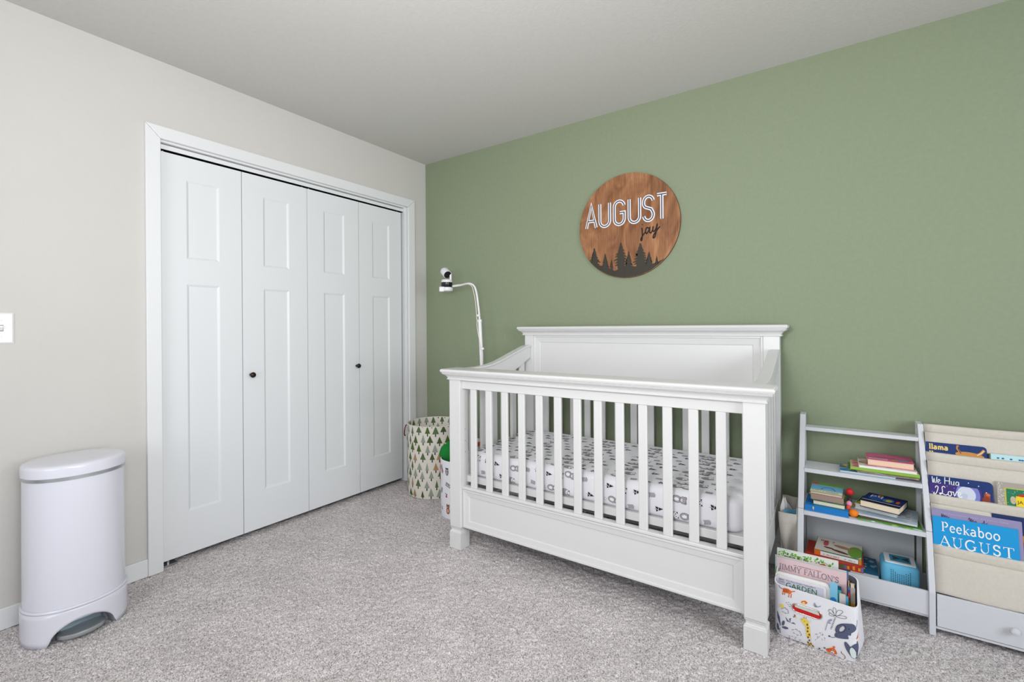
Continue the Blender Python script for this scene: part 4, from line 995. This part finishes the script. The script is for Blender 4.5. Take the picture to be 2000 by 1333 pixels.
# books standing in the slings
def sling_book(label, k, x0, x1, top, down, cover, art=None, off=.012, th=.008, rad=.0, group='picture books standing in the slings', cat='book'):
    a = np.array(D[k-1]); b0 = np.array(D[k]); s = np.array([.20, .980]); n = np.array([s[1], -s[0]]); down = min(down, .040); off += .001
    def f(u, v, h): # u along x, v up the slope, h toward the viewer
        p = b0 + n*(off-h) + s*v; return Vector((u, p[0], p[1]))
    base = f((x0+x1)/2, -down, 0)
    t_ = thing('book', base, label, cat, group)
    P = [(x0, -down), (x1, -down)]
    if rad: P += [(x1-rad+rad*math.cos(math.radians(q)), top-rad+rad*math.sin(math.radians(q))) for q in range(0, 91, 15)]
    else: P += [(x1, top)]
    P += [(x0, top)]
    nn = len(P); F = [tuple(range(nn)), tuple(range(nn, 2*nn))[::-1]] + [(i, (i+1) % nn, nn+(i+1) % nn, nn+i) for i in range(nn)]
    MBc = MB(); MBc.add([f(u, v, 0) for u, v in P] + [f(u, v, -.0018) for u, v in P], F)
    MBc.add([f(u, v, -th+.0018) for u, v in P] + [f(u, v, -th) for u, v in P], F)
    cv = MBc.build('cover', cover, t_)
    Q = [(min(max(u, x0+.002), x1-.002), min(v, top-.002)) for u, v in P]
    MB().add([f(u, v, -.0018) for u, v in Q] + [f(u, v, -th+.0018) for u, v in Q], F).build('pages', M_PAGES, t_)
    if art:
        mb = MB(); art.to(mb, f, .0003, clip=(x0+.0005, -down, x1-.0005, top-.0005)); mb.build('cover_art', None, cv)
    return t_
NV = (24, 52, 110)
A = Art().merge(serif_art('llama', ink((238,206,120)), .020, 3, thick=.2, thin=.1), 1.0, 1, 2.967, .0165).merge(serif_art('llama', ink((238,206,120)), .020, 3, thick=.2, thin=.1), 1.0, 1, 2.967, -.012)
TN = ink((196,136,72))
A.p(ell(3.087, .005, .042, .013, 16, rot=-4), TN, 2).line([(3.062,.010),(3.052,.028),(3.054,.040)], .007, TN, 2).line([(3.062,.010),(3.0545,.027),(3.0555,.036)], .0025, ink((70,50,50)), 3).line([(3.10,.004),(3.118,.016),(3.129,.031)], .009, TN, 2).line([(3.108,.009),(3.12,.018),(3.128,.029)], .003, ink((236,206,160)), 3)
sling_book('navy book titled llama in yellow, in the uppermost sling at left', 1, 2.9575, 3.136, .044, .06, ink(NV), A, .010, .008, .012)
A = Art().p(rect(3.14, -.05, 3.29, .05), ink((186,222,226)), 1)
for x in (3.166, 3.179, 3.201, 3.224, 3.231, 3.245): A.p(ell(x, .008, .004, .003, 8), ink((30,90,150)), 2)
sling_book('pale aqua book just showing above the second hem, right of the llama title', 1, 3.1465, 3.290, .0225, .07, ink((186,222,226)), A, .011, .008, 0)
sling_book('narrow dark blue book edge peeking between the navy and aqua books in the top sling', 1, 3.090, 3.1425, .018, .06, ink((20,40,84)), None, .020, .004, 0)
# second sling
WH = [[(.0,.5),(.02,.1),(.06,0),(.12,.35),(.14,.05),(.22,0),(.30,.5)], [(.34,.14),(.46,.2),(.44,.32),(.36,.28),(.34,.1),(.42,0),(.54,.08)],
      [(.78,.55),(.76,.0)], [(.74,.28),(1.08,.30)], [(1.06,.56),(1.04,0)], [(1.16,.3),(1.16,.08),(1.22,0),(1.3,.1),(1.32,.3),(1.30,.06),(1.36,0)], [(1.58,.26),(1.48,.3),(1.42,.14),(1.48,0),(1.58,.12),(1.6,.28),(1.58,-.12),(1.5,-.24),(1.42,-.16)]]
A = Art().merge(script(WH, WHITE, .05, .048, 3), 1, 1, 2.968, .046)
for x, y in ((3.10,.055),(3.072,.062),(3.12,.035),(3.045,.052)): A.p(ell(x, y, .0018, .0018, 8), WHITE, 3)
A.p(ell(3.122, .022, .009, .014, 12), ink((160,72,40)), 2).p(ell(3.119, .005, .012, .016, 12), ink((140,56,34)), 2).p(ell(3.125,.028,.006,.005,10), ink((196,110,80)), 3)
sling_book('dark blue starry book titled We Hug, behind the moon book in the second sling', 2, 2.9575, 3.139, .074, .07, ink((22,50,112)), A, .013, .007, .014)
IL = [[(.06,.42),(.12,.56),(.22,.5),(.16,.2),(.06,.0),(-.04,.02),(.0,.12)], [(.62,.52),(.54,.60),(.44,.5),(.46,.2),(.34,.02),(.30,.1),(.44,.1),(.62,.02),(.74,.1)],
      [(.86,.3),(.78,.24),(.78,.06),(.88,.0),(.96,.14),(.90,.3),(1.0,.28),(1.08,.3)], [(1.06,.32),(1.12,.04),(1.24,.34),(1.3,.3)], [(1.32,.14),(1.46,.2),(1.44,.32),(1.34,.28),(1.32,.1),(1.42,0),(1.54,.08)]]
A = Art().p(ell(3.068, .018, .034, .046, 28), ink((120,126,196)), 1).p(ell(3.064, .018, .026, .030, 28), ink((206,212,228)), 2).p(ell(3.058,.012,.010,.010,12), ink((190,196,216)), 3)
A.merge(script(IL, WHITE, .052, .052, 4), 1, 1.05, 2.972, .005)
for x, y in ((2.966,.012),(3.01,.040),(3.03,.036),(2.995,.002)): A.p(ell(x, y, .001, .001, 6), WHITE, 3)
sling_book('purple book titled I Love with a full moon, front left of the second sling', 2, 2.9575, 3.107, .0465, .09, ink((62,44,118)), A, .0055, .006, .012)
A = Art().p(rect(3.1495,-.02,3.29,.083), ink((168,160,150)), 1).p(rect(3.169,-.02,3.29,.064), ink((196,190,70)), 2).p(rect(3.173,-.02,3.29,.061), ink((32,120,88)), 3)
r_ = random.Random(8)
for k in range(70): A.p(ell(r_.uniform(3.151,3.168), r_.uniform(-.01,.08), .0009, .0013, 5), WHITE, 3)
for k in range(60): A.p(ell(r_.uniform(3.174,3.25), r_.uniform(0,.06), .001, .0014, 5), ink(r_.choice([(90,180,140),(200,210,180),(20,90,70)])), 4)
A.p(rect(3.197,-.01,3.26,.038), ink((240,208,40)), 5).p(ell(3.19,.022,.008,.014,10), ink((200,180,150)), 4).p(ell(3.212,.042,.01,.005,10), ink((190,50,30)), 6).merge(text_art('JA', M_INK, .016, 6), 1, 1, 3.2005, .012)
sling_book('grey glittery book with a green framed picture and yellow label, right in the second sling', 2, 3.1495, 3.290, .083, .07, ink((206,202,206)), A, .012, .009, 0)
# third sling
A = Art().p(rect(2.95,-.01,3.2,.133), ink((148,140,178)), 1).merge(scribble(46, 2.985, 3.165, .119, .003, ink((210,196,220)), 4, .0006)).merge(script([[(0,.0),(.05,.5),(.1,.1),(.2,.4),(.25,.1),(.35,.35),(.4,.1),(.52,.3),(.6,.05),(.75,.25)]], ink((60,54,90)), .05, .03, 3), 1, 1, 2.985, .103).merge(script([[(0,.3),(.1,.6),(.15,.1),(.25,.5),(.3,.1),(.4,.4),(.5,.1),(.65,.3),(.8,.1),(1.3,.2),(1.4,.5),(1.45,.1),(1.7,.3)]], ink((60,54,90)), .05, .03, 3), 1, 1, 3.06, .101)
sling_book('lilac book with dark script title, directly behind the bright blue book in the slings', 3, 2.9575, 3.199, .133, .03, ink((148,140,178)), A, .012, .007, .003)
BB = ink((18, 150, 214)); A = Art()
t1 = serif_art('Peekaboo', WHITE, .034, 3, gap=.02); t2 = serif_art('AUGUST', WHITE, .036, 3, gap=.10)
A.merge(t1, .160/t1.width, 1, 2.982, .0555); A.merge(t2, .203/t2.width, 1, 2.976, .003)
sling_book('bright blue book reading Peekaboo AUGUST in white, front of the third sling', 3, 2.9585, 3.187, .1055, .06, BB, A, .0045, .006, 0)
A = Art().p(ell(3.24,.07,.05,.02,14), ink((176,110,44)), 2).p(rect(3.195,-.01,3.30,.06), ink((150,86,36)), 2).p(ell(3.21,.075,.014,.012,12), ink((206,130,50)), 3).p(rect(3.19,-.02,3.3,.02), ink((150,190,140)), 3)
sling_book('dark navy book with a brown picture, partly hidden at the right of the third sling', 3, 3.125, 3.300, .147, .03, ink((24,44,96)), A, .022, .007, 0)

# magazines in the side pocket
mg = 'papers in the linen side pocket'
for k, (x0, x1, y, top, col, lab) in enumerate(((2.449, 2.462, -.262, .392, (196,190,192), 'light grey booklet furthest left in the linen side pocket'), (2.454, 2.470, -.245, .384, (222,222,226), 'white booklet standing second in the linen side pocket'), (2.463, 2.490, -.225, .360, (140,130,140), 'mauve grey booklet in the middle of the linen side pocket'))):
    t_ = thing('booklet', ((x0+x1)/2, y, .12), lab, 'booklet', None)
    mb = MB(); mb.prism([(x0, .12), (x1, .12), (x1+.006, top-.03), (x0+.012, top), (x0, top-.05)], 'y', y-.003, y+.003); mb.build('cover', ink(col), t_)
    MB().prism([(x0+.001, .122), (x1-.001, .122), (x1+.004, top-.032), (x0+.012, top-.003), (x0+.001, top-.052)], 'y', y-.0045, y+.0045).build('pages', ink((232,230,228)), t_)
t_ = thing('booklet', (2.49, -.28, .12), 'curved light blue booklet at the front of the linen side pocket', 'booklet')
b = MB(); V = []
for x in np.linspace(2.462, 2.511, 9):
    q = (x-2.4865)/.0245; V.append([(x, -.280+.012*(1-q*q), .12), (x, -.280+.012*(1-q*q), .340+.008*q*abs(q)), (x, -.2765+.012*(1-q*q), .340+.008*q*abs(q)), (x, -.2765+.012*(1-q*q), .12)])
b.rings(V).build('cover', ink((96, 158, 190)), t_, smooth=True, angle=40)

# ------------------------------------------------------------------ jungle-print basket of books
bk = thing('book_basket', (2.60, -.61, 0), 'white fabric basket printed with jungle animals, full of books, at the crib\'s right front leg', 'basket')
FL, FR, BR, BLc = (2.4595,-.668), (2.708,-.698), (2.741,-.545), (2.492,-.516)
TFL, TFR, TBR, TBL = (2.4610,-.678,.192), (2.716,-.694,.185), (2.720,-.545,.228), (2.474,-.528,.260)
def loop(f, n=8):
    """f: fraction of height; rounded rectangle loop of points"""
    Cn = []
    for a, b_ in ((FL, TFL), (FR, TFR), (BR, TBR), (BLc, TBL)):
        Cn.append(Vector((a[0]+(b_[0]-a[0])*f, a[1]+(b_[1]-a[1])*f, b_[2]*f)))
    P = []
    for i in range(4):
        p, q, r = Cn[i-1], Cn[i], Cn[(i+1) % 4]; rad_ = .022
        a = q + (p-q).normalized()*rad_; c = q + (r-q).normalized()*rad_
        for k in range(5):
            t_ = k/4; P.append(a*(1-t_)**2 + q*2*t_*(1-t_) + c*t_*t_)
        nx_ = Cn[(i+1) % 4]; e = nx_ + (q-nx_).normalized()*rad_
        for k in range(1, n): P.append(c + (e-c)*(k/n))
    return P
def belly(P, f, amt=.006):
    cxx = sum(p.x for p in P)/len(P); cyy = sum(p.y for p in P)/len(P); out = []
    for p in P:
        d = Vector((p.x-cxx, p.y-cyy, 0)).normalized(); out.append(tuple(p + d*amt*math.sin(PI*f) - d*.006*max(0, 1-f*10)))
    return out
R = [belly(loop(f), f, 0.0) for f in (0, .04, .1, .3, .5, .7, .9, 1.0)]
inn = []
for f in (1.0, .85, .5, .06):
    P = loop(f); cxx = sum(p.x for p in P)/len(P); cyy = sum(p.y for p in P)/len(P)
    inn.append([tuple(p + Vector((cxx-p.x, cyy-p.y, 0)).normalized()*.005 + Vector((0,0,.001 if f == 1 else 0))) for p in P])
mbk = MB(); mbk.rings(R + [inn[0]], m=M_SHEET, cap1=False); mbk.build('bag', None, bk, smooth=True, angle=60)
MB().rings(inn, cap0=False).build('lining', mat('grey_lining', (112, 110, 122), .9, .1, bump=.2, bscale=300), bk, smooth=True, angle=60, label='grey cloth lining')
# front face mapping: s 0..1 left-right, t 0..1 bottom-top
_lc = {}
def lp(f):
    k = round(f*400)
    if k not in _lc:
        P = [Vector(p) for p in belly(loop(k/400), k/400, 0.0)]; P = P[-4:] + P[:24]
        L = [0]
        for a, b_ in zip(P, P[1:]): L.append(L[-1] + (b_-a).length)
        _lc[k] = (P, L, L[8] - .018)
    return _lc[k]
W0 = (Vector((FR[0], FR[1], 0)) - Vector((FL[0], FL[1], 0))).length
def bfn(s, t_, h):
    P, L, base = lp(min(max(t_, 0), 1)); d = base + s*W0
    d = min(max(d, 0), L[-1]-1e-6); i = int(np.searchsorted(L, d, 'right')-1); i = min(max(i, 0), len(P)-2)
    f = (d-L[i])/(L[i+1]-L[i]); p = P[i].lerp(P[i+1], f); tg = (P[i+1]-P[i]); tg.z = 0
    n = tg.cross(Vector((0,0,1))).normalized(); return p + n*(h + .0008)
# chrome grommet handle slot
def slot(cx_, cy_, hw, r, n=10, rot=-.03):
    P = [(cx_+hw+r*math.cos(a), cy_+r*math.sin(a)*1.0) for a in np.linspace(-PI/2, PI/2, n)] + [(cx_-hw+r*math.cos(a), cy_+r*math.sin(a)) for a in np.linspace(PI/2, 3*PI/2, n)]
    return P
Wd, Ht = .25, .20
sl_c = (.405, .66)
def slotf(P, h): return [bfn(sl_c[0] + x/Wd, sl_c[1] + y/Ht, h) for x, y in P]
b = MB(); R = []
for r_o, h in ((.0175, .0), (.0172, .002), (.0160, .0032), (.0145, .0032), (.0135, .002), (.0132, .0)):
    R.append([tuple(v) for v in slotf(slot(0, 0, .030, r_o), h)])
n_ = len(R[0]); b.rings(R, cap0=False, cap1=False); b.build('handle_grommet', M_CHROME, bk, smooth=True, angle=60, label='polished oval metal grommet')
b = MB(); b.add(slotf(slot(0, 0, .030, .0134), .0003), [tuple(range(20))], ink((198, 34, 34))); b.add(slotf(slot(0, 0, .030, .0134), .0003)[9:13] if False else [bfn(sl_c[0]-.036/Wd, sl_c[1]+.0015/Ht, .0006), bfn(sl_c[0]+.038/Wd, sl_c[1]-.0005/Ht, .0006), bfn(sl_c[0]+.036/Wd, sl_c[1]+.009/Ht, .0006), bfn(sl_c[0]+.030/Wd, sl_c[1]+.0128/Ht, .0006), bfn(sl_c[0]-.030/Wd, sl_c[1]+.0128/Ht, .0006), bfn(sl_c[0]-.038/Wd, sl_c[1]+.008/Ht, .0006)], [(0,1,2,3,4,5)], ink((206, 216, 208)))
b.build('slot_view', None, bk, label='red book seen through the handle slot')
# jungle artwork, drawn in the photograph's layout of the basket's face
BLU, LBL, YEL, ORG_, BRW, PNK = ink((88, 94, 122)), ink((150, 160, 182)), ink((236, 212, 100)), ink((232, 110, 50)), ink((120, 70, 40)), ink((226, 150, 140))
A = Art()
def px(x, y): # art units -> (s, t)
    s = (x - 170)/1420; ty = 20 + 270*s; by = 885 + 375*s; return (s, (by - y)/(by - ty))
def poly(P, m_, l=1): A.p([px(*p) for p in P], m_, l)
def lines(P, w_, m_, l=2, closed=False):
    for q in ribbon(P, w_, closed): poly(q, m_, l)
def E_(x, y, rx, ry, m_, l=1, rot=0, n=18): poly(ell(x, y, rx, ry, n, rot=rot), m_, l)
def cloud(cx_, cy_, w_, h_):
    ca, sa = math.cos(.35), math.sin(.35)
    for bx_, by_, r_, a0, a1 in ((-.62,.10,.38,150,290), (-.18,-.30,.48,195,340), (.38,-.22,.42,215,20), (.72,.22,.34,260,90), (.25,.48,.40,20,150), (-.35,.45,.36,30,170)):
        if a1 < a0: a1 += 360
        P = [(bx_*w_ + r_*h_*1.25*math.cos(math.radians(a)), by_*h_*1.3 + r_*h_*1.2*math.sin(math.radians(a))) for a in np.linspace(a0, a1, 9)]
        lines([(cx_ + x*ca - y*sa, cy_ + x*sa + y*ca) for x, y in P], 6, M_INK, 2)
# elephant
poly(smooth_path([(1225,700),(1250,620),(1320,575),(1400,560),(1500,555),(1545,600),(1560,650),(1530,690),(1480,720),(1475,760),(1430,765),(1440,820),(1400,835),(1260,835),(1215,810),(1220,760),(1260,735)], 3, True), BLU, 1)
poly(smooth_path([(1225,695),(1260,620),(1330,585),(1385,610),(1390,670),(1330,725),(1260,730)], 3, True), BLU, 2); lines(smooth_path([(1225,695),(1260,620),(1330,585),(1385,610),(1390,670),(1330,725),(1260,730)], 3, True), 6, M_INK, 3, True)
poly(smooth_path([(1290,690),(1310,640),(1350,612),(1375,640),(1350,690),(1310,712)], 3, True), ink((206,204,206)), 4); E_(1442, 650, 9, 9, M_INK, 3); lines([(1225,830),(1180,838),(1140,830)], 10, BLU, 1); E_(1128, 822, 18, 16, BLU, 1); lines([(1560,620),(1580,560),(1575,500)], 12, LBL, 1)
# hippo
poly(smooth_path([(1370,920),(1390,880),(1440,920),(1470,960),(1520,920),(1600,915),(1640,970),(1650,1050),(1610,1120),(1590,1180),(1560,1190),(1500,1150),(1450,1090),(1400,1010)], 3, True), BLU, 1); poly(smooth_path([(1455,1010),(1485,965),(1530,1000),(1560,1060),(1565,1130),(1540,1180),(1490,1140),(1460,1070)], 3, True), ink((214,226,226)), 2); lines(smooth_path([(1455,1010),(1485,965),(1530,1000),(1560,1060),(1565,1130),(1540,1180),(1490,1140),(1460,1070)], 3, True), 6, M_INK, 3, True)
# giraffe
poly([(722,690),(770,640),(800,700),(812,830),(732,830)], YEL, 1); poly([(732,828),(812,828),(826,1010),(730,1010)], YEL, 1); poly([(730,1008),(826,1008),(870,1085),(700,1045)], YEL, 1); poly(smooth_path([(640,600),(670,560),(740,580),(780,620),(770,670),(720,690),(680,660)], 3, True), YEL, 2)
for x, y in ((765,725),(762,785),(790,840),(770,890),(792,940),(768,1020),(760,980),(830,1040),(755,670),(806,1000)): E_(x, y, 15, 20, BRW, 3, n=8)
E_(708, 620, 6, 7, M_INK, 3); E_(665, 590, 6, 7, M_INK, 3); lines([(700,565),(695,535)], 8, BRW, 3); lines([(730,570),(735,540)], 8, BRW, 3); lines(smooth_path([(770,610),(810,590),(820,620),(790,635)], 3), 5, YEL, 2)
# tiger at the bottom
poly(smooth_path([(1060,1060),(1110,1040),(1190,1020),(1240,1060),(1245,1120),(1190,1130),(1140,1120),(1080,1110)], 3, True), ORG_, 1); poly([(1160,1130),(1300,1180),(1300,1215),(1250,1215),(1170,1190)], ORG_, 1); E_(1170, 1098, 34, 22, WHITE, 2); E_(1160, 1108, 12, 9, M_INK, 3); E_(1205, 1005, 22, 20, ORG_, 1); E_(1045, 1042, 18, 14, DG, 1)
lines(smooth_path([(1300,1190),(1360,1180),(1370,1130),(1330,1090),(1325,1060)], 4), 11, BRW, 1)
for k in range(5): lines([(1180+24*k,1140+9*k),(1175+24*k,1195+4*k)], 7, BRW, 3)
for x in (1110,1150,1190): lines([(x,1042),(x+8,1070)], 7, BRW, 3)
# tiger at the top
poly(smooth_path([(320,90),(360,80),(430,95),(470,120),(530,110),(540,125),(480,140),(450,170),(330,150)], 3, True), ORG_, 1); lines(smooth_path([(320,100),(270,80),(245,40)], 3), 10, BRW, 1)
for x, y in ((315,160),(350,160),(425,195),(465,200)): lines([(x+8,y-35),(x,y+25)], 16, ORG_, 1); E_(x, y+28, 9, 8, BRW, 2)
for x in (340,365,390,415): lines([(x,92),(x-4,150)], 8, BRW, 3)
# birds, lion cub, fox
E_(700, 290, 55, 30, ORG_, 1); E_(690, 300, 26, 20, YEL, 2); poly([(700,262),(725,255),(735,280)], ORG_, 2); poly([(860,300),(880,265),(905,310),(930,330),(985,310),(985,325),(930,345),(900,352),(870,335)], LBL, 1); E_(896, 330, 16, 14, ink((120,130,160)), 2)
poly([(1560,830),(1600,790),(1625,740),(1628,770),(1610,830),(1580,840)], ORG_, 1)
# palm
for P in ([(1215,450),(1125,400),(1120,360),(1160,360)], [(1225,450),(1185,370),(1200,310),(1235,350)], [(1235,455),(1240,390),(1280,345),(1345,355),(1310,410)], [(1235,460),(1300,435),(1390,440),(1400,470),(1320,480)], [(1205,458),(1150,462),(1118,430),(1150,418)]): lines(smooth_path(P, 4, True), 6, M_INK, 2, True)
for k in range(9): lines([(1208-8*k, 485+25*k), (1234-8*k, 492+25*k)], 10, M_INK, 2)
lines(smooth_path([(1165,520),(1110,560),(1085,640),(1060,730)], 4), 12, LBL, 1); E_(1140, 545, 40, 18, LBL, 1, rot=-35); E_(1125, 590, 30, 14, LBL, 1, rot=10)
# clouds, sun, rain marks
E_(300, 395, 38, 34, YEL, 1); cloud(360, 465, 75, 42); cloud(570, 820, 105, 42)
for x, y in ((370,325),(410,315),(400,355),(440,345),(430,385),(470,375),(500,345),(500,380),(540,370),(480,405),(540,400)): lines([(x,y),(x+24,y+9)], 6, M_INK, 1)
for x, y in ((410,910),(465,910),(400,935),(530,920),(445,960),(510,950),(600,960),(565,985),(620,1000)): lines([(x,y-12),(x+12,y+2),(x+26,y-4)], 6, M_INK, 1)
for k in range(22): E_(880+rnd.uniform(0,190), 780+rnd.uniform(0,140), 5, 7, BRW if k < 8 else M_INK, 1, n=6)
# leaves at left
for P in ([(460,670),(400,640),(370,580)], [(455,665),(445,610),(470,590)], [(470,675),(510,670),(550,690)]): lines(P, [4, 24, 4], BLU, 1)
E_(325, 690, 26, 46, BLU, 1, rot=20); E_(360, 768, 60, 22, BLU, 1, rot=8); lines([(215,500),(240,600),(275,740)], [10, 46, 10], BLU, 1); E_(225, 760, 22, 60, BLU, 1, rot=-8)
for k in range(4): lines([(240, 790+22*k), (275, 784+22*k)], 8, M_INK, 2)
for x, y, c_ in ((540,545,RED),(520,560,BRW),(560,570,YEL),(530,530,BRW)): E_(x, y, 12, 12, c_, 1)
E_(940, 1068, 18, 12, M_INK, 1, n=8); E_(1595, 900, 16, 14, BRW, 1, n=8)
mb = MB(); A.cells(.02, .25).to(mb, bfn, .0003, clip=(-.06, .01, 1.12, .985)); mb.build('jungle_print', None, bk, kind='stuff')
# right rim patches of print
def rfn(s, t_, h):
    a = Vector((FR[0], FR[1], 0)).lerp(Vector((BR[0], BR[1], 0)), s); c = Vector(TFR).lerp(Vector(TBR), s); p = a.lerp(c, t_)
    n = (Vector((BR[0],BR[1],0)) - Vector((FR[0],FR[1],0))).cross(Vector((0,0,1))).normalized(); return p + n*(h+.0012)

def stand_book(label, x0, x1, y, top, cover, art=None, th=.012, lean=8, bot=.02, group='books standing in the jungle-print basket', rad=0, rot=0):
    """upright book facing the viewer, leaning back by lean degrees"""
    s = Vector((0, math.sin(math.radians(lean)), math.cos(math.radians(lean)))); n = Vector((0, -s.z, s.y))
    hgt = (top-bot)/s.z; o = Vector(((x0+x1)/2, y - s.y*hgt, bot)); hw = (x1-x0)/2
    X = Vector((math.cos(math.radians(rot)), math.sin(math.radians(rot)), 0))
    f = lambda u, v, h: o + X*u + s*v + n*h
    t_ = thing('book', o, label, 'book', group)
    P = [(-hw, 0), (hw, 0), (hw, hgt-rad), (hw-rad*.3, hgt-rad*.3), (hw-rad, hgt), (-hw+rad, hgt), (-hw+rad*.3, hgt-rad*.3), (-hw, hgt-rad)] if rad else [(-hw,0),(hw,0),(hw,hgt),(-hw,hgt)]
    nn = len(P); F = [tuple(range(nn)), tuple(range(nn, 2*nn))[::-1]] + [(i, (i+1) % nn, nn+(i+1) % nn, nn+i) for i in range(nn)]
    m2 = MB(); m2.add([f(u, v, 0) for u, v in P] + [f(u, v, -.0016) for u, v in P], F); m2.add([f(u, v, -th+.0016) for u, v in P] + [f(u, v, -th) for u, v in P], F)
    cv = m2.build('cover', cover, t_)
    Q = [(max(-hw+.002, min(hw-.002, u)), min(v, hgt-.002)) for u, v in P]
    MB().add([f(u, v, -.0016) for u, v in Q] + [f(u, v, -th+.0016) for u, v in Q], F).build('pages', M_PAGES, t_)
    if art:
        m3 = MB(); art.to(m3, lambda u, v, h: f(u-hw, v+hgt, h), .0003, clip=(.0005, -hgt+.001, 2*hw-.0005, -.0005)); m3.build('cover_art', None, cv)
    return t_
# art units: metres from the cover's top-left corner (v negative downwards)
A = Art(); r_ = random.Random(2)
for k in range(60):
    u = r_.uniform(.004, .19); A.p(ell(u, -.006 - r_.uniform(0, .018) - .06*abs(u-.16)*(u > .16), r_.uniform(.002,.006), r_.uniform(.0015,.004), 8, rot=r_.uniform(0,90)), ink(r_.choice([(120,190,60),(90,160,50),(170,214,110),(70,140,50)])), 1 + k % 2)
A.merge(scribble(9, .025, .062, -.026, .006, M_INK, 3, .0016)).merge(scribble(9, .068, .105, -.027, .006, M_INK, 5, .0016)); A.line(ell(.148, -.028, .020, .016, 20), .0012, ink((150,60,50)), 3, True); A.p(ell(.150,-.026,.012,.006,10), ink((190,80,80)), 3)
stand_book('white book with green leaves along its top, at the back of the basket', 2.462, 2.660, -.557, .2745, ink((226,232,226)), A, .012, 3)
A = Art(); t1 = serif_art("JIMMY FALLON'S", ink((92, 84, 108)), .0145, 3, thick=.085, thin=.05, gap=.03); A.merge(t1, .190/t1.width, 1.4, .013, -.046)
A.p(rect(.0,-.003,.23,0), ink((150,206,196)), 2).p(rect(0,-.24,.004,0), ink((130,200,184)), 2).p(rect(.0,-.066,.012,-.054), ink((150,200,40)), 3); A.merge(scribble(44, .062, .150, -.022, .0035, ink((110,84,104)), 2, .0006))
A.p(rect(0,-.24,.215,-.098), ink((238,236,236)), 1) if False else None
stand_book("pink book headed JIMMY FALLON'S in dark capitals, standing mid basket", 2.459, 2.684, -.600, .2635, ink((224,196,200)), A, .010, 3)
stand_book('white padded book right behind the garden book in the basket', 2.463, 2.634, -.636, .2190, ink((238,238,238)), None, .008, 3, rad=.012)
A = Art().p(rect(.005,-.2,.148,-.005), ink((206,206,222)), 1); g = text_art('GARDEN', ink((26,110,56)), .0235, 3, bold=.0); A.merge(g, .096/art_width(g), 1.1, .030, -.034)
g = text_art("The Very Hungry Caterpillar's", ink((60,50,70)), .0068, 3); A.merge(g, .092/art_width(g), 1, .031, -.0125)
A.merge(text_art('ERIC', ink((90,40,70)), .0085, 3), 1, 1, .009, -.0135).merge(text_art('CARLE', ink((130,40,70)), .0062, 3), 1, 1, .009, -.0205)
A.p(ell(.142,-.048,.007,.012,10), ink((120,140,60)), 3).p(ell(.10,-.056,.03,.006,12), ink((40,90,150)), 3).p(ell(.125,-.058,.018,.006,12), ink((170,140,60)), 4).p(rect(.05,-.075,.15,-.058), ink((90,90,80)), 2)
stand_book('pale book reading GARDEN in green capitals, at the front of the basket', 2.468, 2.623, -.652, .2120, ink((232,228,234)), A, .012, 4, rad=.006)
A = Art().p(ell(.01,-.06,.01,.012,10), ink((40,130,200)), 1)
stand_book('light blue narrow book standing right of the garden book in the basket', 2.634, 2.657, -.640, .2290, ink((130,196,226)), A, .010, 3)
stand_book('navy and green thin book standing in front of the pink book\'s right edge', 2.652, 2.668, -.634, .2200, ink((26,70,110)), Art().p(rect(.006,-.2,.016,-.012), ink((60,160,150)), 1), .004, 3)
stand_book('cream thin book tilted at the right of the pink book in the basket', 2.662, 2.680, -.642, .1985, ink((214,208,206)), None, .006, 3)
stand_book('sky blue thin book at the right of the cream thin book in the basket', 2.678, 2.688, -.640, .1930, ink((90,170,210)), None, .006, 3)
A = Art(); cs = [(30,120,190),(40,60,160),(200,40,60),(210,50,40),(90,180,60),(110,190,50),(230,120,40)]
for k, c_ in enumerate(cs): A.p(rect(0, -.012*(k+1), .005, -.012*k), ink(c_), 1)
stand_book('book with a rainbow striped edge near the right side of the basket', 2.687, 2.6925, -.625, .2255, ink((210,120,40)), A, .05, 1, rot=0)
stand_book('taupe and orange book beside the basket\'s right lining', 2.694, 2.708, -.615, .2180, ink((176,164,158)), Art().p(rect(0,-.3,.014,-.055), ink((214,150,40)), 1), .04, 1)
stand_book('blue grey folder standing behind the pink book in the basket', 2.655, 2.690, -.575, .2530, ink((110,130,176)), None, .008, 2)
